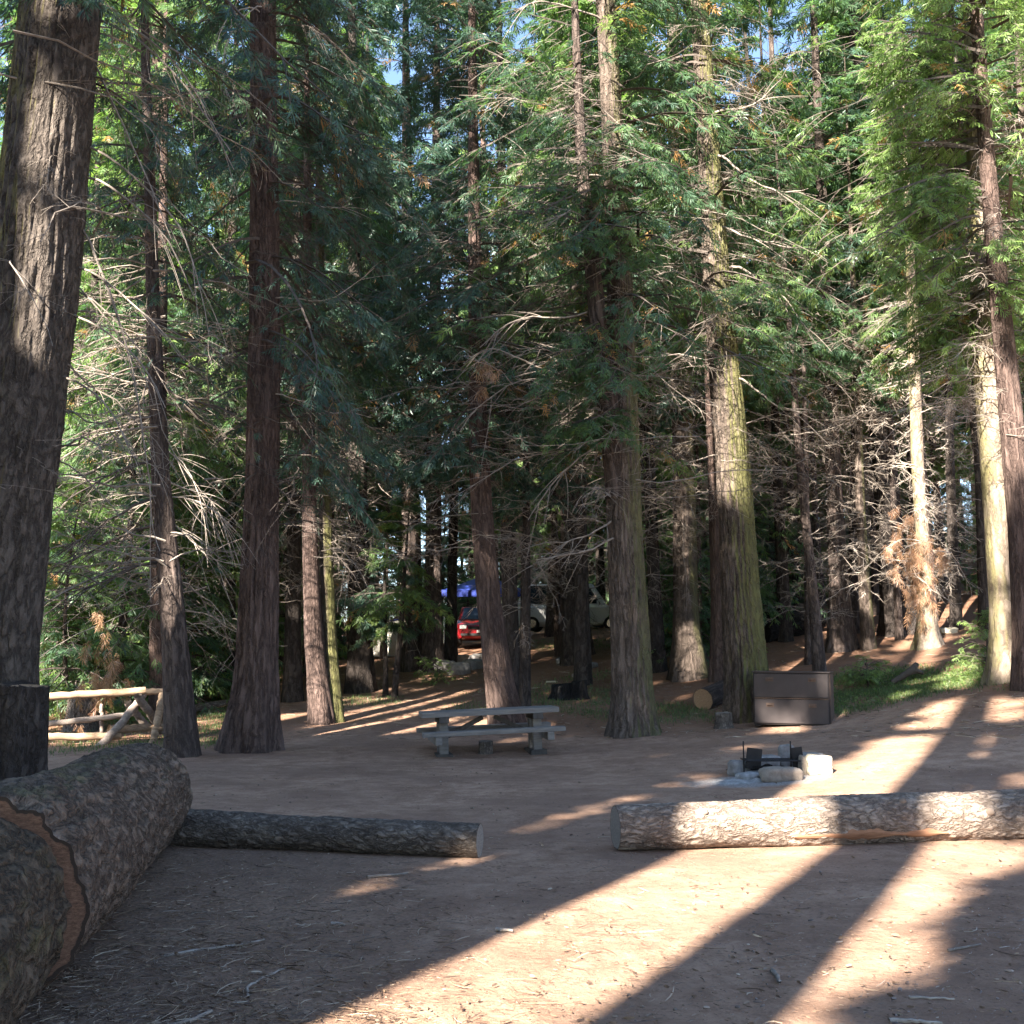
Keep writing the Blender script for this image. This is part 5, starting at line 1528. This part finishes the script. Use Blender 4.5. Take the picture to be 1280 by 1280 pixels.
# ------------------------------------------------------------------ rail fence
fc = on_ground(150, 21.5)
fn = thing('rail_fence', 'rustic log rail fence with crossed posts on the grass at left', 'fence', fc)


def rail(name, pts_, r, mat, rng):
    P = np.array([at(*p) for p in pts_]) - fc
    s0 = np.linspace(0, 1, len(P)); s1 = np.linspace(0, 1, 24)
    Q = np.stack([np.interp(s1, s0, P[:, j]) for j in range(3)], 1) + rng.normal(0, 0.006, (24, 3))
    m_ = MB().tube(Q, np.linspace(r * 1.05, r * 0.9, 24) * (1 + rng.normal(0, 0.04, 24)), 14)
    # end caps
    o = m_.build(name, M[mat], fn, smooth=True)
    for e, k in ((Q[0], 1), (Q[-1], -2)):
        pass
    return o


rf = np.random.default_rng(9)
rail('rail', [(-60, 877, 20.6), (60, 871, 21.0), (182, 863, 21.5)], 0.075, 'rail', rf)
rail('rail', [(120, 868, 21.9), (205, 864, 22.2)], 0.07, 'rail', rf)
rail('rail', [(-60, 915, 21.0), (60, 905, 21.2), (165, 893, 21.6)], 0.06, 'rail_grey', rf)
rail('rail', [(-60, 923, 21.0), (60, 921, 21.0), (152, 920, 21.3)], 0.075, 'rail', rf)
rail('rail', [(135, 912, 21.4), (205, 909, 22.0)], 0.08, 'rail', rf)
rail('post', [(114, 944, 20.9), (145, 912, 21.2), (180, 868, 21.6)], 0.075, 'rail_grey', rf)
rail('post', [(172, 870, 21.2), (186, 890, 21.6), (203, 915, 22.2)], 0.075, 'rail_grey', rf)
rail('post', [(188, 944, 21.0), (196, 905, 21.3), (203, 868, 21.8)], 0.075, 'rail', rf)
rail('post', [(160, 878, 21.8), (175, 898, 22.0), (205, 930, 22.6)], 0.07, 'rail_grey', rf)
rail('post', [(127, 935, 21.9), (127, 880, 21.8)], 0.04, 'rail_grey', rf)


# ------------------------------------------------------------------ vehicles and camp gear far back
def vehicle(name, label, cat, loc, rz, L, Wd, Hb, Ht, paint, hood=0.9, van=False):
    """front faces local -Y"""
    t = thing(name, label, cat, loc, rot=(0, 0, rz))
    # lofted body: stations along y (front to back): half width, bottom, beltline
    st = [(-L / 2, 0.40, 0.34, 0.62), (-L / 2 + 0.10, 0.47, 0.26, 0.74), (-L / 2 + 0.45, 0.5, 0.24, 0.84), (-L / 2 + hood, 0.5, 0.24, Hb), (0, 0.5, 0.24, Hb + 0.03), (L / 2 - 0.5, 0.5, 0.24, Hb + 0.02), (L / 2 - 0.1, 0.48, 0.28, Hb - 0.05), (L / 2, 0.44, 0.36, Hb - 0.15)]
    V = []
    sec = []
    for y, hw, zb, zt in st:
        w = hw * Wd
        sec.append([(-w * 0.92, zb), (-w, zb + 0.15), (-w, zt - 0.14), (-w * 0.93, zt - 0.03), (-w * 0.75, zt), (0, zt + 0.02), (w * 0.75, zt), (w * 0.93, zt - 0.03), (w, zt - 0.14), (w, zb + 0.15), (w * 0.92, zb)])
        V += [(x, y, z) for x, z in sec[-1]]
    k = 11; n = len(st)
    idx = np.arange(n * k).reshape(n, k); nx = np.roll(idx, -1, 1)
    f = np.stack([idx[:-1], nx[:-1], nx[1:], idx[1:]], -1).reshape(-1, 4)
    V = np.array(V)
    me = mesh_np('body', V, [f, idx[0][None, ::1], idx[-1][None, ::-1]], [M[paint]], smooth=False)
    o = link('body', me, t); bm_ = o.modifiers.new('bevel', 'BEVEL'); bm_.width = 0.03; bm_.segments = 2; bm_.limit_method = 'ANGLE'
    # cabin
    y0 = -L / 2 + hood; y1 = L / 2 - (0.15 if van else 0.5)
    w = Wd / 2
    lo = Hb - 0.01
    c = np.array([(-w * 0.9, y0, lo), (w * 0.9, y0, lo), (w * 0.9, y1, lo), (-w * 0.9, y1, lo),
                  (-w * 0.74, y0 + 0.65, Ht), (w * 0.74, y0 + 0.65, Ht), (w * 0.74, y1 - 0.3, Ht), (-w * 0.74, y1 - 0.3, Ht)])
    cf = np.array([(0, 1, 5, 4), (1, 2, 6, 5), (2, 3, 7, 6), (3, 0, 4, 7), (4, 5, 6, 7)])
    o = link('cabin', mesh_np('cabin', c, cf, [M[paint]]), t); bm_ = o.modifiers.new('bevel', 'BEVEL'); bm_.width = 0.06; bm_.segments = 2

    def pane(name, q, sh=0.86, off=0.012):
        q = np.array(q, float); ce = q.mean(0); nrm = unit(np.cross(q[1] - q[0], q[2] - q[0]))
        if nrm @ (ce - np.array([0, (y0 + y1) / 2, (lo + Ht) / 2])) < 0: nrm = -nrm
        a_ = ce + (q - ce) * sh + nrm * off; b_ = ce + (q - ce) * sh - nrm * 0.01
        v = np.concatenate([b_, a_]); ff = np.array([(0, 1, 2, 3), (4, 5, 6, 7), (0, 1, 5, 4), (1, 2, 6, 5), (2, 3, 7, 6), (3, 0, 4, 7)])
        link(name, mesh_np(name, v, ff, [M['glass']]), t)
    pane('windshield', c[[0, 1, 5, 4]]); pane('side_window', c[[1, 2, 6, 5]]); pane('side_window', c[[3, 0, 4, 7]]); pane('rear_window', c[[2, 3, 7, 6]])
    for s in (-1, 1):
        for yy in (-L / 2 + 0.85, L / 2 - 0.85):
            wl = link('wheel', None if False else mesh_np('wheel', *wheel_geo(0.33, 0.22), [M['tyre']], smooth=False), t)
            wl.location = (s * (Wd / 2 - 0.10), yy, 0.33)
            rm = link('rim', mesh_np('rim', *wheel_geo(0.2, 0.235), [M['chrome']], smooth=False), wl)
        hl = MB().box(s * Wd * 0.30, s * Wd * 0.44, -L / 2 - 0.005, -L / 2 + 0.12, 0.60, 0.74).build('headlight', M['lens'], t, 0.02)
        MB().box(s * Wd * 0.5, s * (Wd * 0.5 + 0.16), y0 + 0.35, y0 + 0.45, Hb + 0.05, Hb + 0.19).build('mirror', M[paint], t, 0.02)
    MB().box(-Wd * 0.27, Wd * 0.27, -L / 2 - 0.012, -L / 2 + 0.02, 0.58, 0.69).build('grille', M['tyre'], t, 0.01)
    MB().box(-Wd * 0.42, Wd * 0.42, -L / 2 - 0.03, -L / 2 + 0.08, 0.34, 0.44).build('bumper_intake', M['tyre'], t, 0.02)
    MB().box(-0.16, 0.16, -L / 2 - 0.045, -L / 2 - 0.033, 0.46, 0.56).build('licence_plate', M['white_paint'], t)
    return t


def wheel_geo(r, w):
    th = np.linspace(0, 2 * np.pi, 28, endpoint=False)
    rings = []
    for x, k in ((-w / 2, 0.0), (-w / 2, 0.9), (-w * 0.35, 1.0), (w * 0.35, 1.0), (w / 2, 0.9), (w / 2, 0.0)):
        rings.append(np.stack([np.full(28, x), np.cos(th) * r * max(k, 0.02), np.sin(th) * r * max(k, 0.02)], 1))
    V = np.concatenate(rings); idx = np.arange(6 * 28).reshape(6, 28); nx = np.roll(idx, -1, 1)
    return V, np.stack([idx[:-1], nx[:-1], nx[1:], idx[1:]], -1).reshape(-1, 4)


c = on_ground(596, 41); c[1] += 2.2; c[2] = gz(c[0], c[1]) + 0.02
vehicle('car', 'red car parked nose toward the clearing far back between the dark trunks', 'car', c, math.radians(4), 4.4, 1.8, 0.98, 1.5, 'red_paint', 1.15)
c = on_ground(716, 50)
vehicle('van', 'white van parked side-on far back behind the broad dark trunk', 'van', c, math.radians(83), 5.2, 2.0, 1.15, 2.1, 'white_paint', 1.0, True)
# blue awning beyond the car
c = on_ground(606, 47.5)
sh = thing('canopy_shelter', 'bright blue fabric canopy on poles behind the red car', 'canopy', c)
Wc, Hc = 1.9, 2.15
V = []
n = 9
for i in range(n):
    for j in range(n):
        u_, v_ = i / (n - 1) * 2 - 1, j / (n - 1) * 2 - 1
        V.append((u_ * Wc, v_ * Wc * 0.8, Hc + 0.75 * (1 - max(abs(u_), abs(v_))) - 0.06 * math.sin(abs(u_ * v_) * 3)))
idx = np.arange(n * n).reshape(n, n)
f = np.stack([idx[:-1, :-1], idx[1:, :-1], idx[1:, 1:], idx[:-1, 1:]], -1).reshape(-1, 4)
o = link('canopy_top', mesh_np('canopy_top', V, f, [M['tarp']]), sh); sm = o.modifiers.new('solid', 'SOLIDIFY'); sm.thickness = 0.01
MB().box(-Wc, Wc, -Wc * 0.8 - 0.008, -Wc * 0.8 + 0.004, Hc - 0.28, Hc).build('valance', M['tarp'], sh)
for a_ in (-1, 1):
    for b_ in (-1, 1):
        MB().tube([(a_ * (Wc - 0.05), b_ * (Wc * 0.8 - 0.05), 0), (a_ * (Wc - 0.05), b_ * (Wc * 0.8 - 0.05), Hc)], 0.02, 8).build('pole', M['chrome'], sh)
# small tent
c = on_ground(497, 42)
tt = thing('tent', 'small beige dome tent with blue trim far back left of the grey trunk pair', 'tent', c)
th = np.linspace(0, 2 * np.pi, 24, endpoint=False)
V = []
for q in np.linspace(0, 1, 9):
    r_ = 1.05 * math.cos(q * math.pi / 2) ** 0.7 + 0.01
    for a_ in th:
        sq = 1 / max(abs(math.cos(a_)), abs(math.sin(a_))) ** 0.5
        V.append((math.cos(a_) * r_ * sq, math.sin(a_) * r_ * sq, 1.35 * math.sin(q * math.pi / 2)))
idx = np.arange(9 * 24).reshape(9, 24); nx = np.roll(idx, -1, 1)
f = np.stack([idx[:-1], nx[:-1], nx[1:], idx[1:]], -1).reshape(-1, 4)
link('tent_body', mesh_np('tent_body', V, f, [M['tent']]), tt)
MB().tube([(math.cos(a_) * 1.06 * s_, 0, 1.37 * math.sin(a_)) for a_, s_ in [(x_, 1) for x_ in np.linspace(0, math.pi, 14)]], 0.05, 6).build('trim', M['tarp'], tt)

# ------------------------------------------------------------------ root snag and sticks
rs = on_ground(1135, 23.5)
rt = thing('root_snag', 'dark gnarled root stub sticking out of the green plants right of the locker', 'root', rs)
m_ = MB()
m_.tube([(-0.35, 0, 0), (-0.1, 0, 0.14), (0.12, 0, 0.28), (0.22, 0.02, 0.40)], [0.05, 0.07, 0.08, 0.05], 9)
m_.tube([(0.05, 0, 0.2), (0.2, 0, 0.25), (0.32, 0, 0.2)], [0.05, 0.06, 0.04], 8)
m_.build('stub', M['twig_dark'], rt, smooth=True)


def stick(label, pxs, Y0, Y1, r, mat, seed, group='sticks on the ground'):
    rng = np.random.default_rng(seed)
    P = []
    for k, px in enumerate(pxs):
        Y = Y0 + (Y1 - Y0) * k / (len(pxs) - 1)
        q = on_ground(px, Y); q[2] += r * 0.9
        P.append(q)
    P = np.array(P); o0 = P[0].copy(); P = P - o0
    s0 = np.linspace(0, 1, len(P)); s1 = np.linspace(0, 1, 12)
    Q = np.stack([np.interp(s1, s0, P[:, j]) for j in range(3)], 1); Q[:, :2] += rng.normal(0, 0.006, (12, 2))
    v, f = tubes(Q[None], (r * (1.1 - 0.5 * s1))[None], 7)
    o = link('stick', mesh_np('stick', v, f, [M[mat]], smooth=True)); o.location = tuple(o0)
    tag(o, label, 'stick', group)


stick('curved grey stick lying on the needles below the massive log', (165, 195, 240, 262), 4.95, 5.35, 0.014, 'twig', 1)
stick('long thin twig along the soil under the massive log', (205, 250, 300, 330), 6.35, 6.7, 0.008, 'twig_pale', 2)
stick('hooked pale twig curling on the soil near the bottom left', (308, 312, 330, 355), 5.6, 6.1, 0.008, 'twig_pale', 3)
stick('thick short dark stick at the bottom left corner of the soil', (60, 90, 130), 4.6, 4.75, 0.022, 'twig', 4)
stick('bark strip on the sunlit soil at the bottom right', (1112, 1150, 1178), 5.3, 5.25, 0.011, 'twig_pale', 5)
stick('thin pale twig just above the bark strip at the bottom right', (1136, 1165, 1193), 5.65, 5.62, 0.007, 'twig_pale', 6)
stick('straight twig on shaded soil under the right log', (1185, 1205, 1228), 6.55, 6.7, 0.008, 'twig', 7)
stick('bright white chip stick on shaded soil below the thin grey log', (416, 424, 432), 7.1, 7.06, 0.011, 'twig_pale', 8)
stick('small pale wood chip in the shade near the bottom centre', (829, 838, 848), 5.05, 5.02, 0.012, 'twig_pale', 9)
stick('dark stick lying along the front of the thin grey log', (460, 485, 510), 8.6, 8.75, 0.012, 'twig', 10)
stick('short stick in the shaded trunk shadow near the bottom', (965, 971, 974), 6.1, 5.9, 0.012, 'twig', 11)
stick('pale chip left of the bottom sun patch', (620, 630, 642), 6.95, 6.92, 0.012, 'twig_pale', 12)
rock('reddish cone-like chunk on the sunlit soil at the bottom right', 1054, 5.15, 0.045, 0.025, 0.02, 'stone_brown', 150, 0.2, 0.2, -0.4, name='wood_chunk')
rock('grey crumbly lump near the bottom right corner', 1166, 4.95, 0.03, 0.03, 0.028, 'stone', 151, 0.3, 0.2, 0, name='wood_chunk')

# ------------------------------------------------------------------ litter, grass and ground plants (stuff)
def scatter_litter(name, label, n, px_range, row_range, lmin, lmax, wid, seed, dens=None, tlo=0, thi=1.0):
    rng = np.random.default_rng(seed)
    px = rng.uniform(*px_range, n); py = rng.uniform(*row_range, n)
    if dens is not None:
        k = rng.uniform(0, 1, n) < dens(px, py); px, py = px[k], py[k]
    x, y, hit = pix_ground(px, py); x, y = x[hit], y[hit]
    x = x + rng.normal(0, 0.05, len(x)); y = y + rng.normal(0, 0.05, len(y))
    n = len(x)
    L = rng.uniform(lmin, lmax, n) * rng.choice([1, 1, 1.6], n)
    a = rng.uniform(0, np.pi, n)
    K = 4
    s = np.linspace(-0.5, 0.5, K)[None, :]
    bend = rng.normal(0, 0.15, n)[:, None] * L[:, None] * (s ** 2 * 4)
    X = x[:, None] + np.cos(a)[:, None] * L[:, None] * s - np.sin(a)[:, None] * bend
    Y = y[:, None] + np.sin(a)[:, None] * L[:, None] * s + np.cos(a)[:, None] * bend
    Z = (ground(x, y) + 0.012 * np.exp(-((y - 7) / 9) ** 2))[:, None] * np.ones_like(X) + rng.uniform(0, 0.006, n)[:, None] + rng.normal(0, 0.1, n)[:, None] * L[:, None] * s
    R = (wid * rng.uniform(0.5, 1.5, n))[:, None] * np.array([0.7, 1, 1, 0.5])[None, :]
    v, f = tubes(np.stack([X, Y, Z], 2), R, 3)
    t = np.repeat(np.clip(rng.beta(1.3, 1.6, n) * (thi - tlo) + tlo, 0, 1), K * 3)
    o = link(name, mesh_np(name, v, f, [M['litter']], {'tint': t}))
    tag(o, label, 'litter', kind='stuff')


dl = lambda px, py: np.clip(np.clip((640 - px) / 420, 0.08, 1) + 0.25 * (noise(np.stack([px / 60, py / 40, px * 0], 1))), 0.03, 1)
scatter_litter('twig_litter', 'small grey twigs strewn over the soil near the logs', 5200, (-20, 1300), (1050, 1290), 0.03, 0.16, 0.0022, 1, dl)
scatter_litter('needle_litter', 'fine needles and chips on the bare soil', 26000, (-20, 1300), (1040, 1290), 0.008, 0.03, 0.0016, 2, lambda a_, b_: np.clip(dl(a_, b_) + 0.12, 0, 1))
scatter_litter('chip_litter', 'bark chips and clods on the bare soil', 2600, (-20, 1300), (960, 1290), 0.01, 0.035, 0.006, 3, lambda a_, b_: np.clip(0.35 + 0.7 * noise(np.stack([a_ / 45, b_ / 25, a_ * 0], 1)), 0, 1))
scatter_litter('forest_litter', 'twigs and bark bits on the forest floor behind', 5000, (-20, 1300), (790, 925), 0.04, 0.28, 0.005, 4, None, 0.15)


def grass(name, label, polys, n, hmin, hmax, wid, seed, mat='grass', lean=0.4, cat='grass'):
    rng = np.random.default_rng(seed)
    X = []; Y = []
    for poly, w in polys:
        xs = [p[0] for p in poly]; ys = [p[1] for p in poly]
        m = int(n * w)
        gx = rng.uniform(min(xs), max(xs), m * 2); gy = rng.uniform(min(ys), max(ys), m * 2)
        k = in_poly(gx, gy, poly)
        x, y, hit = pix_ground(gx[k][:m], gy[k][:m])
        X.append(x[hit]); Y.append(y[hit])
    x = np.concatenate(X); y = np.concatenate(Y)
    cl = noise(np.stack([x * 1.7, y * 1.7, x * 0], 1)) > -0.25
    x, y = x[cl], y[cl]
    x = x + rng.normal(0, 0.15, len(x)); y = y + rng.normal(0, 0.25, len(y))
    n = len(x); z = ground(x, y)
    h = rng.uniform(hmin, hmax, n); a = rng.uniform(0, 6.28, n); b_ = rng.uniform(0, 6.28, n)
    sd = np.stack([np.cos(a), np.sin(a), a * 0], 1) * (wid * rng.uniform(0.6, 1.3, n))[:, None]
    ln = np.stack([np.cos(b_), np.sin(b_), b_ * 0], 1) * (h * rng.uniform(0, lean, n))[:, None]
    B = np.stack([x, y, z - 0.01], 1)
    up = np.array([0, 0, 1.])
    V = np.stack([B - sd, B + sd, B + sd * 0.8 + ln * 0.4 + up * (h * 0.55)[:, None], B + ln + up * h[:, None], B - sd * 0.8 + ln * 0.4 + up * (h * 0.55)[:, None]], 1).reshape(-1, 3)
    f = np.arange(n * 5).reshape(n, 5)
    t = np.repeat(np.clip(rng.normal(0.5, 0.25, n), 0, 1), 5)
    o = link(name, mesh_np(name, V, f, [M[mat]], {'tint': t}))
    tag(o, label, cat, kind='stuff')


grass('grass', 'short green grass patches under the trees', [
    ([(1035, 895), (1035, 850), (1120, 838), (1180, 835), (1250, 822), (1290, 830), (1290, 860), (1180, 866), (1080, 888)], 0.62),
    ([(245, 935), (240, 880), (300, 870), (300, 930)], 0.12), ([(45, 945), (45, 880), (215, 870), (215, 935)], 0.16),
    ([(660, 880), (665, 850), (770, 838), (775, 905), (700, 890)], 0.14), ([(815, 905), (815, 880), (870, 885), (900, 902)], 0.05), ([(560, 895), (575, 868), (630, 868), (625, 893)], 0.03),
    ([(640, 815), (650, 800), (780, 800), (780, 812)], 0.06), ([(420, 885), (430, 872), (500, 868), (500, 880)], 0.03)], 42000, 0.02, 0.10, 0.007, 5)


def leafy(name, label, poly, n, seed, hmax, mat, size=0.1, cat='plants'):
    rng = np.random.default_rng(seed)
    xs = [p[0] for p in poly]; ys = [p[1] for p in poly]
    gx = rng.uniform(min(xs), max(xs), n * 3); gy = rng.uniform(min(ys), max(ys), n * 3)
    k = in_poly(gx, gy, poly); x, y, hit = pix_ground(gx[k][:n], gy[k][:n]); x, y = x[hit], y[hit]
    m = len(x)
    P = np.stack([x, y, ground(x, y) + rng.uniform(0, hmax, m)], 1)
    D = np.stack([rng.normal(0, 1, m), rng.normal(0, 1, m), rng.uniform(0, 0.8, m)], 1)
    Nn = np.stack([rng.normal(0, 0.4, m), rng.normal(0, 0.4, m), np.ones(m)], 1)
    v, f, tt = fronds(P, D, Nn, rng.uniform(0.6, 1.3, m) * size, rng.uniform(0.1, 0.9, m), 3, 0.35, rng)
    o = link(name, mesh_np(name, v, f, [M[mat]], {'tint': tt})); tag(o, label, cat, kind='stuff')


leafy('ground_plants', 'low bright green leafy plants at the foot of the right-hand trunks', [(1175, 862), (1185, 835), (1240, 825), (1240, 856)], 650, 71, 0.10, 'leaf_bright', 0.08)
leafy('ground_cover', 'low green leafy cover beside the steel locker', [(1040, 892), (1040, 855), (1120, 842), (1180, 840), (1175, 862), (1090, 885)], 1100, 72, 0.05, 'leaf_bright', 0.07)

# small fir and sprig saplings
def sapling(name, label, px, Y, H, Rm, leafm, seed, n=40, rise=0.3):
    rng = np.random.default_rng(seed)
    P, R = straight(H, 0.012 + H * 0.006, rng); P[:, :2] *= 0.2
    b = on_ground(px, Y)
    return add_tree(name, label, b, P, R, 'bark_brown', leafm, rng, dict(z0=0.12, z1=H * 0.97, Rm=Rm, n=n, fs=0.16, sub=6, per=3, rise=rise, droop=0.2, tint=0.7, open_low=0.9, cull=False, dead=0), None, 8, 20, None, 0.05)


sapling('fir_sapling', 'small bright green fir sapling left of the pale trunk at the right edge', 1236, 21.6, 1.15, 0.45, 'leaf_bright', 81, 30, 0.45)
sapling('fir_sapling', 'tiny bright green sprig on the shaded soil below the rock row', 545, 31.5, 0.55, 0.45, 'leaf_bright', 82, 18)
sapling('fir_sapling', 'little green seedling in the ground cover behind the locker corner', 1086, 23.5, 0.5, 0.25, 'leaf_bright', 83, 18)
